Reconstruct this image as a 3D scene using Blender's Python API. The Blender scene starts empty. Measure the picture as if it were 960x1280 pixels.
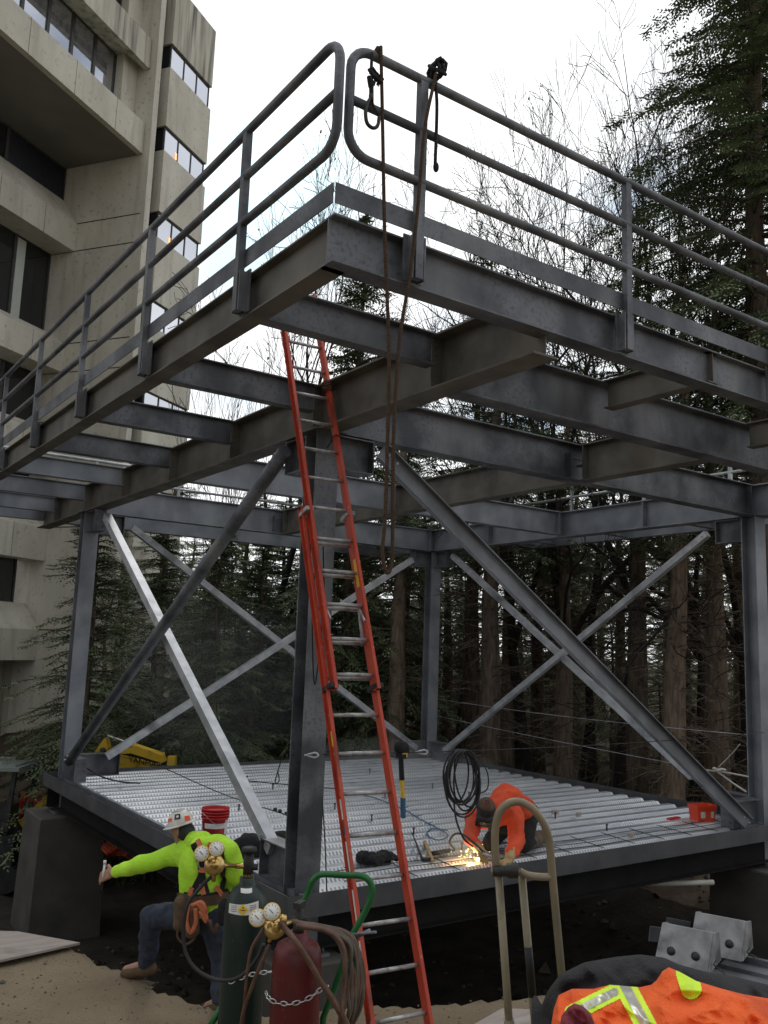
import bpy, bmesh, math, random
from mathutils import Vector as V, Matrix, noise as mnoise
R_ = math.radians
S = bpy.context.scene
COL = S.collection
random.seed(7)
# ------------------------------------------------------------------ camera
CAM = V((-4.32334, -7.30101, 2.17002)); FPX = 1096.088
def _basis():
    y, t, r = .60961, .15375, .03537
    F = V((math.sin(y)*math.cos(t), math.cos(y)*math.cos(t), math.sin(t)))
    R = V((math.cos(y), -math.sin(y), 0)); U = R.cross(F)
    return F, R*math.cos(r)+U*math.sin(r), U*math.cos(r)-R*math.sin(r)
CF, CR, CU = _basis()
def ray(u, v): return CF + CR*((u-480)/FPX) - CU*((v-640)/FPX)
def dep(u, v, d): return CAM + ray(u, v)*d              # a photographed point at a measured depth in metres
def onz(u, v, z): r = ray(u, v); return CAM + r*((z-CAM.z)/r.z)
def ony(u, v, y): r = ray(u, v); return CAM + r*((y-CAM.y)/r.y)
def onx(u, v, x): r = ray(u, v); return CAM + r*((x-CAM.x)/r.x)
cd = bpy.data.cameras.new('camera'); co = bpy.data.objects.new('camera', cd); COL.objects.link(co)
co.matrix_world = Matrix((( CR.x, CU.x, -CF.x, CAM.x), (CR.y, CU.y, -CF.y, CAM.y), (CR.z, CU.z, -CF.z, CAM.z), (0, 0, 0, 1)))
cd.sensor_fit = 'VERTICAL'; cd.sensor_height = 36; cd.lens = 36*FPX/1280; cd.clip_start = .05; cd.clip_end = 2000
S.camera = co
# ------------------------------------------------------------------ materials
def M(name, c1, c2=None, rough=.6, metal=0., scale=6., stretch=(1, 1, 1), bump=0., bscale=40., detail=6, lo=.35, hi=.65, rvar=0., stain_sheen=None, emit=None, spec=None, coat=0, fine=None):
    m = bpy.data.materials.new(name); m.use_nodes = True; nt = m.node_tree; N = nt.nodes; L = nt.links
    b = N['Principled BSDF']; b.inputs['Roughness'].default_value = rough; b.inputs['Metallic'].default_value = metal
    if spec is not None: b.inputs['Specular IOR Level'].default_value = spec
    if coat: b.inputs['Coat Weight'].default_value = coat
    c1 = (*c1, 1); b.inputs['Base Color'].default_value = c1
    if emit:
        b.inputs['Emission Color'].default_value = (*emit[0], 1); b.inputs['Emission Strength'].default_value = emit[1]
    tc = N.new('ShaderNodeTexCoord')
    def noi(sc, st=(1, 1, 1), det=6):
        mp = N.new('ShaderNodeMapping'); mp.inputs['Scale'].default_value = st; L.new(tc.outputs['Object'], mp.inputs[0])
        n = N.new('ShaderNodeTexNoise'); n.inputs['Scale'].default_value = sc; n.inputs['Detail'].default_value = det; L.new(mp.outputs[0], n.inputs['Vector'])
        return n
    out = None
    if c2:
        n = noi(scale, stretch, detail); r = N.new('ShaderNodeValToRGB'); L.new(n.outputs['Fac'], r.inputs[0])
        r.color_ramp.elements[0].color = c1; r.color_ramp.elements[1].color = (*c2, 1)
        r.color_ramp.elements[0].position = lo; r.color_ramp.elements[1].position = hi
        out = r.outputs[0]
        if rvar:
            mr = N.new('ShaderNodeMapRange'); mr.inputs[3].default_value = rough-rvar; mr.inputs[4].default_value = rough+rvar
            L.new(n.outputs['Fac'], mr.inputs[0]); L.new(mr.outputs[0], b.inputs['Roughness'])
    def mix(fac, a, colr, mode='MIX'):
        x = N.new('ShaderNodeMix'); x.data_type = 'RGBA'; x.blend_type = mode
        L.new(fac, x.inputs[0])
        if a is None: x.inputs[6].default_value = c1
        else: L.new(a, x.inputs[6])
        x.inputs[7].default_value = (*colr, 1); return x.outputs[2]
    if fine:      # (scale, colour, lo, hi)  small specks
        n = noi(fine[0]); r = N.new('ShaderNodeValToRGB'); r.color_ramp.elements[0].position = fine[2]; r.color_ramp.elements[1].position = fine[3]
        L.new(n.outputs['Fac'], r.inputs[0]); out = mix(r.outputs[0], out, fine[1])
    if stain_sheen:     # (colour, scale, stretch, lo, hi)
        n = noi(stain_sheen[1], stain_sheen[2]); r = N.new('ShaderNodeValToRGB'); r.color_ramp.elements[0].position = stain_sheen[3]; r.color_ramp.elements[1].position = stain_sheen[4]
        L.new(n.outputs['Fac'], r.inputs[0]); out = mix(r.outputs[0], out, stain_sheen[0])
    if out: L.new(out, b.inputs['Base Color'])
    if bump:
        n = noi(bscale, stretch); bp = N.new('ShaderNodeBump'); bp.inputs['Strength'].default_value = bump; bp.inputs['Distance'].default_value = .02
        L.new(n.outputs['Fac'], bp.inputs['Height']); L.new(bp.outputs[0], b.inputs['Normal'])
    return m
MT = dict(
 galv=M('galvanized steel', (.07, .076, .088), (.185, .196, .218), .54, .4, 2.4, lo=.4, hi=.62, bump=.08, bscale=90, rvar=.1, stain_sheen=((.25, .255, .265), 1.3, (1.2, 1.2, .35), .52, .8), fine=(30, (.08, .087, .099), .5, .75)),
 conc_t=M('rain streaked concrete', (.45, .43, .36), (.6, .575, .49), .9, 0, .8, (1, 1, .4), bump=.25, bscale=8, detail=9, stain_sheen=((.1, .095, .085), 1.5, (2.2, 2.2, .14), .47, .76)),
 emboss=M('embossed zinc', (.3, .31, .33), (.46, .47, .5), .5, .3, 4),  # greyer than the sheet: shading of the shallow relief put into colour
 galv_r=M('rough zinc plate', (.17, .175, .18), (.27, .275, .28), .7, .15, 14, bump=.1, stain_sheen=((.09, .09, .09), 9, (1, 1, 1), .55, .7)),
 webbing=M('salmon orange webbing', (.5, .13, .06), (.6, .2, .1), .8, 0, 20, bump=.2),
 sole=M('dark boot sole', (.03, .022, .016), (.05, .04, .03), .8, 0, 9),
 galv_m=M('pale galvanized steel', (.18, .197, .225), (.3, .32, .355), .5, .45, 2.2, bump=.08, bscale=90, rvar=.1, stain_sheen=((.11, .118, .13), 1.4, (1, 1, .35), .52, .78)),  # paler copy of galv; on far members it paints in the light they catch
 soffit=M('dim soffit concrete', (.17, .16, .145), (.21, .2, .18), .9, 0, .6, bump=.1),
 galv_w=M('weathered steel', (.088, .084, .075), (.18, .168, .145), .62, .25, 2.5, bump=.08, bscale=70, stain_sheen=((.125, .1, .07), 1.6, (1, 1, .4), .56, .8)),
 galv_b=M('bright galvanized steel', (.38, .4, .43), (.55, .57, .6), .4, .45, 5, bump=.06, bscale=90, rvar=.1, stain_sheen=((.2, .21, .225), 2, (1, 1, 1), .55, .7)),
 deckm=M('zinc deck sheet', (.6, .635, .68), (.82, .845, .88), .3, .55, 1.6, stretch=(.5, 1, 1), bump=.05, bscale=25, rvar=.12, stain_sheen=((.42, .45, .49), .9, (.3, 1.2, 1), .48, .72)),  # broad darker patches imitate uneven sky reflection in the colour
 stop=M('grey primer steel', (.07, .073, .08), (.105, .108, .116), .6, .25, 3, bump=.06, stain_sheen=((.14, .14, .145), 2, (1, 1, .4), .56, .8)),
 beam_d=M('shade painted beam', (.009, .009, .010), (.018, .017, .016), .85, 0, 3, bump=.06, spec=.2),  # beam tone darkened to paint in the shade below the deck edge
 bank=M('brown bank soil', (.07, .048, .032), (.15, .11, .075), .95, 0, 2.2, bump=.9, bscale=12, detail=10, fine=(25, (.03, .022, .015), .6, .72)),  # paler copy of the pit soil, painting in light from the right
 conc=M('board marked concrete', (.5, .475, .4), (.66, .635, .55), .9, 0, .9, (1, 1, .45), bump=.35, bscale=9, detail=9, lo=.3, hi=.7, stain_sheen=((.34, .325, .28), 1.6, (1.6, 1.6, .22), .55, .85), fine=(6, (.33, .32, .27), .6, .75)),
 conc_d=M('weathered concrete', (.4, .38, .31), (.54, .515, .43), .9, 0, .8, (1, 1, .4), bump=.25, bscale=8, detail=9, stain_sheen=((.09, .088, .08), 1.3, (2.2, 2.2, .15), .48, .72)),
 footing=M('grey concrete footing', (.065, .062, .055), (.105, .1, .088), .92, 0, 2, bump=.3, bscale=18, stain_sheen=((.09, .085, .075), 2, (1, 1, .3), .52, .75)),
 glass=M('mirror window glass', (.55, .57, .62), None, .04, .85),
 glass_d=M('dark window glass', (.02, .022, .026), None, .05, 0, spec=.7),
 frame=M('dark window frame', (.045, .045, .045), (.07, .07, .07), .5),
 blind=M('pale window blind', (.5, .56, .52), (.6, .64, .6), .8, 0, 9, (6, 6, .1)),
 navy=M('dark blue panel', (.012, .014, .024), (.02, .024, .036), .5),
 lampy=M('lit ceiling lamp', (1, .8, .45), None, .5, emit=((1, .78, .4), 1.3)),
 lampo=M('lit orange lamp', (1, .6, .3), None, .5, emit=((1, .5, .2), 1.0)),
 sand=M('compacted sand', (.165, .125, .078), (.235, .185, .12), .95, 0, 1.2, bump=.35, bscale=26, detail=10, fine=(70, (.09, .072, .05), .58, .68), stain_sheen=((.09, .07, .046), 1.0, (1, 1, 1), .6, .75)),
 soil=M('near black soil', (.014, .011, .008), (.04, .03, .02), .95, 0, 2.2, bump=.9, bscale=12, detail=10, fine=(35, (.07, .055, .038), .66, .75)),  # near black base with paler specks
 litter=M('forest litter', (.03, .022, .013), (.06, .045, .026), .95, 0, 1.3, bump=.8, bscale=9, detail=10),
 orange=M('orange fibreglass', (.42, .045, .02), (.52, .065, .028), .5, 0, 4, bump=.05, bscale=60, stain_sheen=((.22, .035, .022), 5, (1, 1, .4), .55, .72), fine=(28, (.5, .2, .13), .66, .74)),
 alu=M('worn aluminium', (.3, .305, .31), (.5, .51, .52), .5, .6, 16, bump=.1, stain_sheen=((.16, .15, .14), 12, (1, 1, 1), .55, .7)),
 rope=M('brown rope', (.055, .032, .018), (.11, .065, .038), .95, 0, 40, (1, 1, 2.5), bump=.9, bscale=90),
 ropeb=M('black rope', (.012, .012, .013), (.025, .025, .027), .9, 0, 40, bump=.8, bscale=90),
 black=M('black rubber', (.012, .012, .013), (.022, .022, .023), .65, 0, 10, bump=.1),
 blackc=M('black cloth', (.009, .009, .011), (.02, .02, .023), .95, 0, 5, bump=.5, bscale=60),
 white=M('white label', (.75, .75, .73), (.62, .62, .6), .6, 0, 20),
 yellow=M('yellow label', (.75, .48, .02), None, .5),
 bark=M('conifer bark', (.06, .046, .034), (.15, .115, .085), .95, 0, 5, (3, 3, .5), bump=1., bscale=10, detail=9),
 bark_l=M('brown conifer bark', (.13, .098, .07), (.27, .205, .15), .95, 0, 5, (3, 3, .5), bump=1., bscale=10, detail=9),
 bark_d=M('grey bare bark', (.016, .014, .012), (.035, .03, .026), .95, 0, 4, (2, 2, .6), bump=.6, bscale=20),
 need=M('dark needles', (.055, .085, .04), (.13, .17, .08), .75, 0, .9, detail=3),
 need2=M('green needles', (.09, .135, .06), (.19, .24, .11), .75, 0, .9, detail=3),
 need3=M('yellow green needles', (.15, .18, .075), (.27, .28, .14), .75, 0, .9, detail=3),
 leafy=M('dry pale leaves', (.2, .13, .06), (.3, .22, .12), .8, 0, 2),
 skin=M('skin', (.36, .19, .13), (.42, .24, .17), .55, 0, 9, bump=.04),
 hiviz=M('lime safety fleece', (.42, .8, .035), (.52, .9, .06), .9, 0, 5, bump=.4, bscale=55, stain_sheen=((.3, .52, .05), 4, (1, 1, 1), .58, .8)),
 orfleece=M('orange safety fleece', (.8, .1, .012), (.9, .14, .02), .9, 0, 7, bump=.5, bscale=130, stain_sheen=((.55, .07, .015), 5, (1, 1, 1), .58, .8)),
 orshirt=M('orange work shirt', (.62, .065, .02), (.75, .09, .03), .85, 0, 5, bump=.3, bscale=60),
 denim=M('blue denim', (.022, .03, .05), (.04, .052, .08), .9, 0, 18, bump=.4, bscale=120, stain_sheen=((.06, .075, .11), 5, (1, 1, 1), .55, .75)),
 boot=M('tan work boot', (.075, .045, .023), (.125, .08, .042), .8, 0, 8, bump=.3),
 leather=M('brown leather', (.075, .045, .025), (.13, .082, .045), .7, 0, 9, bump=.3, bscale=40),
 glove=M('tan leather glove', (.36, .24, .1), (.48, .33, .16), .8, 0, 9, bump=.3),
 hat=M('white hard hat', (.62, .61, .55), (.74, .73, .68), .35, 0, 5, stain_sheen=((.35, .33, .28), 4, (1, 1, 1), .56, .7)),
 red=M('red plastic', (.48, .018, .02), (.58, .03, .03), .38, 0, 4),
 redor=M('orange red plastic', (.75, .06, .018), (.85, .09, .03), .4, 0, 4),
 blue=M('blue plastic', (.03, .1, .19), (.045, .14, .25), .45, 0, 6),
 brass=M('brass', (.55, .38, .14), (.66, .48, .2), .3, .9, 20, bump=.05),
 green=M('green painted steel', (.008, .1, .022), (.015, .14, .035), .38, .1, 8, bump=.05, stain_sheen=((.03, .06, .025), 6, (1, 1, 1), .6, .75)),
 dkgreen=M('dark green cylinder paint', (.005, .017, .014), (.009, .025, .02), .42, .1, 3, bump=.06, stain_sheen=((.035, .04, .035), 7, (1, 1, .6), .58, .72), fine=(60, (.06, .065, .06), .66, .72)),
 crimson=M('dark red cylinder paint', (.085, .006, .008), (.125, .01, .012), .45, .1, 3, bump=.1, bscale=30, stain_sheen=((.05, .012, .01), 7, (1, 1, .6), .54, .72), fine=(60, (.2, .09, .08), .67, .72)),
 hose=M('brown rubber hose', (.075, .035, .022), (.14, .075, .05), .6, 0, 14, bump=.15),
 hose_g=M('grey green hose', (.06, .055, .042), (.11, .095, .07), .6, 0, 14, bump=.15),
 chrome=M('zinc chain', (.6, .61, .62), None, .28, .95),
 beige=M('beige painted tube', (.2, .175, .115), (.27, .235, .16), .45, .2, 7, bump=.08, stain_sheen=((.1, .08, .05), 9, (1, 1, .5), .6, .72)),
 grip=M('ribbed black grip', (.012, .012, .012), (.02, .02, .02), .5, 0, 10, bump=.3),
 lime=M('lime tape', (.62, .9, .02), (.7, .98, .04), .6, 0, 9),
 silver=M('silver reflective tape', (.52, .52, .47), (.62, .62, .57), .35, .4, 30, bump=.1),
 plaid=M('crimson cloth', (.1, .006, .014), (.2, .02, .035), .9, 0, 45, bump=.5),
 ply=M('grey plywood', (.3, .26, .235), (.4, .35, .32), .85, 0, 2, (1, 6, 1), bump=.1, stain_sheen=((.2, .17, .15), 2, (1, 1, 1), .58, .75)),
 wood=M('orange lumber', (.4, .17, .07), (.52, .25, .11), .8, 0, 4, (1, 8, 8), bump=.1),
 excy=M('yellow machine paint', (.62, .4, .03), (.72, .48, .05), .45, 0, 3, stain_sheen=((.3, .2, .04), 4, (1, 1, 1), .58, .75)),
 mach=M('dark machine steel', (.02, .02, .022), (.045, .045, .047), .55, .3, 6, bump=.1),
 canopy=M('grey green canopy', (.17, .2, .19), (.23, .26, .25), .5, .1, 4),
 net=M('orange safety mesh', (.6, .07, .025), (.7, .1, .04), .7, 0, 8),
 pipe=M('pale pipe', (.45, .44, .4), (.55, .54, .5), .5, 0, 6),
 ink=M('black ink', (.012, .012, .012), None, .5),
 lens=M('gauge face', (.78, .78, .74), (.7, .7, .66), .3, 0, 12),
 arc=M('glowing weld arc', (1, .85, .5), None, .5, emit=((1, .72, .3), 9)),
 spark=M('glowing spark', (1, .7, .3), None, .5, emit=((1, .6, .2), 5)),
)
# ------------------------------------------------------------------ mesh builder
class MB:
    def __init__(s): s.v = []; s.f = []; s.mi = []; s.sm = []
    def add(s, vs, fs, mi=0, smooth=False):
        o = len(s.v); s.v += [V(x) for x in vs]
        for f in fs: s.f.append([i+o for i in f]); s.mi.append(mi); s.sm.append(smooth)
        return s
    def box(s, c, size, rot=None, mi=0):
        h = V(size)*.5; c = V(c); vs = []
        for z in (-1, 1):
            for (x, y) in ((-1, -1), (1, -1), (1, 1), (-1, 1)):
                p = V((x*h.x, y*h.y, z*h.z)); vs.append(c+(rot @ p if rot else p))
        return s.add(vs, [(3, 2, 1, 0), (4, 5, 6, 7), (0, 1, 5, 4), (1, 2, 6, 5), (2, 3, 7, 6), (3, 0, 4, 7)], mi)
    def bb(s, a, b, mi=0):      # box by two corners
        a, b = V(a), V(b); return s.box((a+b)/2, [abs(x) for x in (b-a)], None, mi)
    def bar(s, p0, p1, w, h, up=(0, 0, 1), mi=0):   # w across, h along up
        p0, p1 = V(p0), V(p1); d = (p1-p0); l = d.length; d.normalize(); up = V(up); x = d.cross(up)
        if x.length < 1e-4: x = d.cross(V((1, 0, 0)))
        x.normalize(); u = x.cross(d)
        rot = Matrix((x, d, u)).transposed(); return s.box((p0+p1)/2, (w, l, h), rot, mi)
    def sect(s, p0, p1, poly, up=(0, 0, 1), mi=0):  # extrude a 2D section (x across, y up) along p0-p1
        p0, p1 = V(p0), V(p1); d = (p1-p0).normalized(); x = d.cross(V(up)).normalized(); u = x.cross(d)
        n = len(poly); vs = [p0+x*a+u*b for a, b in poly]+[p1+x*a+u*b for a, b in poly]
        fs = [(i, (i+1) % n, n+(i+1) % n, n+i) for i in range(n)]+[tuple(range(n))[::-1], tuple(range(n, 2*n))]
        return s.add(vs, fs, mi)
    def ibeam(s, p0, p1, h, bf, tf=.014, tw=.01, up=(0, 0, 1), mi=0):
        a, b, c = bf/2, tw/2, h/2
        return s.sect(p0, p1, [(-a, -c), (a, -c), (a, -c+tf), (b, -c+tf), (b, c-tf), (a, c-tf), (a, c), (-a, c), (-a, c-tf), (-b, c-tf), (-b, -c+tf), (-a, -c+tf)], up, mi)
    def tube(s, pts, r, n=8, closed=False, mi=0, caps=True):
        pts = [V(p) for p in pts]; m = len(pts); rs = r if isinstance(r, (list, tuple)) else [r]*m
        vs = []; prev = None
        for i, p in enumerate(pts):
            if closed: t = pts[(i+1) % m]-pts[i-1]
            else: t = pts[min(i+1, m-1)]-pts[max(i-1, 0)]
            if t.length < 1e-9: t = V((0, 0, 1))
            t.normalize()
            if prev is None:
                a = V((0, 0, 1)) if abs(t.z) < .9 else V((1, 0, 0)); x = t.cross(a).normalized()
            else:
                x = prev-t*prev.dot(t)
                if x.length < 1e-6: x = t.orthogonal()
                x.normalize()
            prev = x; y = t.cross(x)
            for k in range(n):
                an = 2*math.pi*k/n; vs.append(p+(x*math.cos(an)+y*math.sin(an))*rs[i])
        fs = []
        for i in range(m if closed else m-1):
            j = (i+1) % m
            for k in range(n): fs.append((i*n+k, i*n+(k+1) % n, j*n+(k+1) % n, j*n+k))
        s.add(vs, fs, mi, True)
        if caps and not closed:
            o = len(s.v)-len(vs); s.f.append([o+k for k in range(n)][::-1]); s.f.append([o+(m-1)*n+k for k in range(n)])
            s.mi += [mi, mi]; s.sm += [False, False]
        return s
    def lathe(s, prof, c=(0, 0, 0), axis=(0, 0, 1), n=20, mi=0, smooth=True):
        ax = V(axis).normalized(); x = ax.orthogonal().normalized(); y = ax.cross(x); c = V(c); vs = []; m = len(prof)
        for (r, z) in prof:
            for k in range(n):
                a = 2*math.pi*k/n; vs.append(c+ax*z+(x*math.cos(a)+y*math.sin(a))*max(r, 1e-4))
        fs = [(i*n+k, i*n+(k+1) % n, (i+1)*n+(k+1) % n, (i+1)*n+k) for i in range(m-1) for k in range(n)]
        fs += [tuple(range(n))[::-1], tuple((m-1)*n+k for k in range(n))]
        return s.add(vs, fs, mi, smooth)
    def ell(s, c, r, rot=None, nu=14, nv=9, mi=0):
        c = V(c); r = V(r) if hasattr(r, '__len__') else V((r, r, r)); vs = []
        for j in range(nv+1):
            th = math.pi*j/nv
            for i in range(nu):
                ph = 2*math.pi*i/nu; p = V((r.x*math.sin(th)*math.cos(ph), r.y*math.sin(th)*math.sin(ph), r.z*math.cos(th)))
                vs.append(c+(rot @ p if rot else p))
        fs = [(j*nu+i, (j+1)*nu+i, (j+1)*nu+(i+1) % nu, j*nu+(i+1) % nu) for j in range(nv) for i in range(nu)]
        return s.add(vs, fs, mi, True)
    def cap(s, p0, r0, p1, r1, n=14):     # closed tapered capsule
        p0, p1 = V(p0), V(p1); d = p1-p0; l = d.length
        if l < 1e-6: return s.ell(p0, r0)
        pr = []
        for k in range(6): a = math.pi/2*k/5; pr.append((r0*math.sin(a), -r0*math.cos(a)))
        for k in range(6): a = math.pi/2*k/5; pr.append((r1*math.cos(a), l+r1*math.sin(a)))
        return s.lathe(pr, p0, d, n)
    def mesh(s, name, mats, off=V((0, 0, 0))):
        me = bpy.data.meshes.new(name); me.from_pydata([tuple(p-off) for p in s.v], [], s.f)
        for m in (mats if isinstance(mats, (list, tuple)) else [mats]): me.materials.append(m if not isinstance(m, str) else MT[m])
        me.polygons.foreach_set('material_index', s.mi); me.polygons.foreach_set('use_smooth', s.sm); me.update()
        return me
def wloc(o):
    l = V((0, 0, 0))
    while o: l += o.location; o = o.parent
    return l
def link(name, me, parent=None, loc=None):
    o = bpy.data.objects.new(name, me); COL.objects.link(o)
    if parent: o.parent = parent
    if loc is not None: o.location = loc
    return o
def tag(o, label, cat, group=None):
    o['label'] = label; o['category'] = cat
    if group: o['group'] = group
    return o
def thing(name, label, cat, loc=(0, 0, 0), group=None):
    return tag(link(name, None, None, V(loc)), label, cat, group)
def part(name, mb, mat, parent):       # vertices are given in world space
    return link(name, mb.mesh(name, mat, wloc(parent)), parent)
def solo(name, mb, mat, label, cat, group=None):   # a thing that is one mesh, origin at its base
    c = sum(mb.v, V((0, 0, 0)))/len(mb.v); c.z = min(p.z for p in mb.v)
    return tag(link(name, mb.mesh(name, mat, c), None, c), label, cat, group)
def copy_tree(o, parent=None):
    c = o.copy(); COL.objects.link(c)
    if parent: c.parent = parent
    for ch in list(o.children): copy_tree(ch, c)
    return c
def bez(pts, n=8):      # Catmull-Rom through points
    pts = [V(p) for p in pts]; P = [pts[0]*2-pts[1]]+pts+[pts[-1]*2-pts[-2]]; out = []
    for i in range(1, len(P)-2):
        a, b, c, d = P[i-1:i+3]
        for k in range(n):
            t = k/n; out.append(.5*((2*b)+(c-a)*t+(2*a-5*b+4*c-d)*t*t+(3*b-a-3*c+d)*t*t*t))
    out.append(pts[-1]); return out
def fold(p, amp, f=9., seed=0):
    rg = 1-abs(mnoise.noise(V((p.x*f*.7+p.z*f*.45, p.y*f*.7-p.z*f*.35, p.z*f*.35+seed*3.7)))*2.2)
    return amp*.55*rg+amp*.6*(mnoise.noise(V((p.x*f, p.y*f, p.z*f*.6+seed)))+.5*mnoise.noise(V((p.x*f*2.3, p.y*f*2.3, p.z*f*1.7+seed))))
def fuse(name, mb, mat, parent, voxel=.012, sm=6, amp=0., f=9., cut=None, infl=0.):
    """weld overlapping closed shapes into one continuous skin"""
    me = mb.mesh(name, mat, wloc(parent)); o = link(name, me, parent)
    r = o.modifiers.new('r', 'REMESH'); r.mode = 'VOXEL'; r.voxel_size = voxel
    q = o.modifiers.new('s', 'SMOOTH'); q.iterations = sm; q.factor = .5
    bpy.context.view_layer.update(); dg = bpy.context.evaluated_depsgraph_get()
    nm = bpy.data.meshes.new_from_object(o.evaluated_get(dg)); o.modifiers.clear(); o.data = nm
    nm.materials.clear(); nm.materials.append(MT[mat] if isinstance(mat, str) else mat)
    if amp or infl:
        nr = [v.normal.copy() for v in nm.vertices]
        for v, n in zip(nm.vertices, nr): v.co += n*(infl+(fold(v.co, amp, f, len(name)) if amp else 0))
    nm.polygons.foreach_set('use_smooth', [True]*len(nm.polygons)); nm.update()
    return o
def text(name, body, size, origin, xdir, ydir, mat, parent, depth=.002):
    cu = bpy.data.curves.new(name, 'FONT'); cu.body = body; cu.size = size; cu.extrude = depth; cu.align_x = 'CENTER'; cu.align_y = 'CENTER'
    t = bpy.data.objects.new(name, cu); COL.objects.link(t); bpy.context.view_layer.update()
    me = bpy.data.meshes.new_from_object(t.evaluated_get(bpy.context.evaluated_depsgraph_get())); bpy.data.objects.remove(t)
    x = V(xdir).normalized(); y = V(ydir).normalized(); z = x.cross(y); o0 = V(origin)-wloc(parent)
    for v in me.vertices: c = v.co.copy(); v.co = o0+x*c.x+y*c.y+z*c.z
    me.materials.append(MT[mat]); return link(name, me, parent)
# ------------------------------------------------------------------ world, sun
w = bpy.data.worlds.new('World'); S.world = w; w.use_nodes = True; nt = w.node_tree; N = nt.nodes; L = nt.links
bg = N['Background']; sky = N.new('ShaderNodeTexSky'); sky.sky_type = 'NISHITA'; sky.sun_disc = False
SKO = 3.1
SUN_EL, SUN_AZ = R_(38), R_(25)
sky.sun_elevation = SUN_EL; sky.sun_rotation = SUN_AZ; sky.dust_density = 2
tc = N.new('ShaderNodeTexCoord'); mp = N.new('ShaderNodeMapping'); mp.inputs['Scale'].default_value = (1, 1, 2.2); mp.inputs['Location'].default_value = (SKO, 0, 0); L.new(tc.outputs['Generated'], mp.inputs[0])
n1 = N.new('ShaderNodeTexNoise'); n1.inputs['Scale'].default_value = 2.6; n1.inputs['Detail'].default_value = 7; L.new(mp.outputs[0], n1.inputs['Vector'])
r1 = N.new('ShaderNodeValToRGB'); r1.color_ramp.elements[0].position = .27; r1.color_ramp.elements[1].position = .42; L.new(n1.outputs['Fac'], r1.inputs[0])
n2 = N.new('ShaderNodeTexNoise'); n2.inputs['Scale'].default_value = 1.7; n2.inputs['Detail'].default_value = 6; L.new(mp.outputs[0], n2.inputs['Vector'])
r2 = N.new('ShaderNodeValToRGB'); L.new(n2.outputs['Fac'], r2.inputs[0])
r2.color_ramp.elements[0].position = .3; r2.color_ramp.elements[1].position = .7
r2.color_ramp.elements[0].color = (7.4, 7.8, 8.4, 1); r2.color_ramp.elements[1].color = (12.5, 12.5, 12.4, 1)
gap = N.new('ShaderNodeVectorMath'); gap.operation = 'DOT_PRODUCT'; nrm_ = N.new('ShaderNodeVectorMath'); nrm_.operation = 'NORMALIZE'; L.new(tc.outputs['Generated'], nrm_.inputs[0]); L.new(nrm_.outputs[0], gap.inputs[0]); gap.inputs[1].default_value = ray(335, 262).normalized()
gm = N.new('ShaderNodeMapRange'); gm.interpolation_type = 'SMOOTHSTEP'; gm.inputs[1].default_value = .9915; gm.inputs[2].default_value = .9993; L.new(gap.outputs['Value'], gm.inputs[0])
n3 = N.new('ShaderNodeTexNoise'); n3.inputs['Scale'].default_value = 9; n3.inputs['Detail'].default_value = 6; L.new(mp.outputs[0], n3.inputs['Vector'])
gx_ = N.new('ShaderNodeMath'); gx_.operation = 'MULTIPLY'; L.new(gm.outputs[0], gx_.inputs[0]); L.new(n3.outputs['Fac'], gx_.inputs[1])
gs_ = N.new('ShaderNodeMath'); gs_.operation = 'MULTIPLY_ADD'; gs_.use_clamp = True; L.new(gx_.outputs[0], gs_.inputs[0]); gs_.inputs[1].default_value = -1.9; L.new(r1.outputs[0], gs_.inputs[2])
mx = N.new('ShaderNodeMix'); mx.data_type = 'RGBA'; L.new(gs_.outputs[0], mx.inputs[0]); sk2 = N.new('ShaderNodeVectorMath'); sk2.operation = 'MULTIPLY'; L.new(sky.outputs[0], sk2.inputs[0]); sk2.inputs[1].default_value = (.36, .52, .62); L.new(sk2.outputs[0], mx.inputs[6]); L.new(r2.outputs[0], mx.inputs[7])
geo = N.new('ShaderNodeVectorMath'); geo.operation = 'DOT_PRODUCT'; L.new(tc.outputs['Generated'], geo.inputs[0]); geo.inputs[1].default_value = (.5, .78, .37)
gr = N.new('ShaderNodeMapRange'); gr.inputs[1].default_value = -.35; gr.inputs[2].default_value = .6; gr.inputs[3].default_value = .46; gr.inputs[4].default_value = 1.0; L.new(geo.outputs['Value'], gr.inputs[0])
sc_ = N.new('ShaderNodeVectorMath'); sc_.operation = 'SCALE'; L.new(mx.outputs[2], sc_.inputs[0]); L.new(gr.outputs[0], sc_.inputs['Scale'])
L.new(sc_.outputs[0], bg.inputs[0]); bg.inputs[1].default_value = .1
sl = bpy.data.lights.new('sun', 'SUN'); sl.energy = .9; sl.angle = R_(14); sl.color = (1, .96, .9)
so = bpy.data.objects.new('sun', sl); COL.objects.link(so)
sd = V((math.sin(SUN_AZ)*math.cos(SUN_EL), math.cos(SUN_AZ)*math.cos(SUN_EL), math.sin(SUN_EL))); so.rotation_euler = sd.to_track_quat('Z', 'Y').to_euler()
S.view_settings.view_transform = 'Standard'; S.view_settings.look = 'None'; S.view_settings.exposure = .27; S.view_settings.gamma = 1
S.render.engine = 'CYCLES'; S.cycles.max_bounces = 4; S.cycles.diffuse_bounces = 3; S.cycles.glossy_bounces = 2; S.cycles.use_adaptive_sampling = True; S.cycles.adaptive_threshold = .02; S.cycles.transmission_bounces = 2; S.cycles.use_denoising = True
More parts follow.
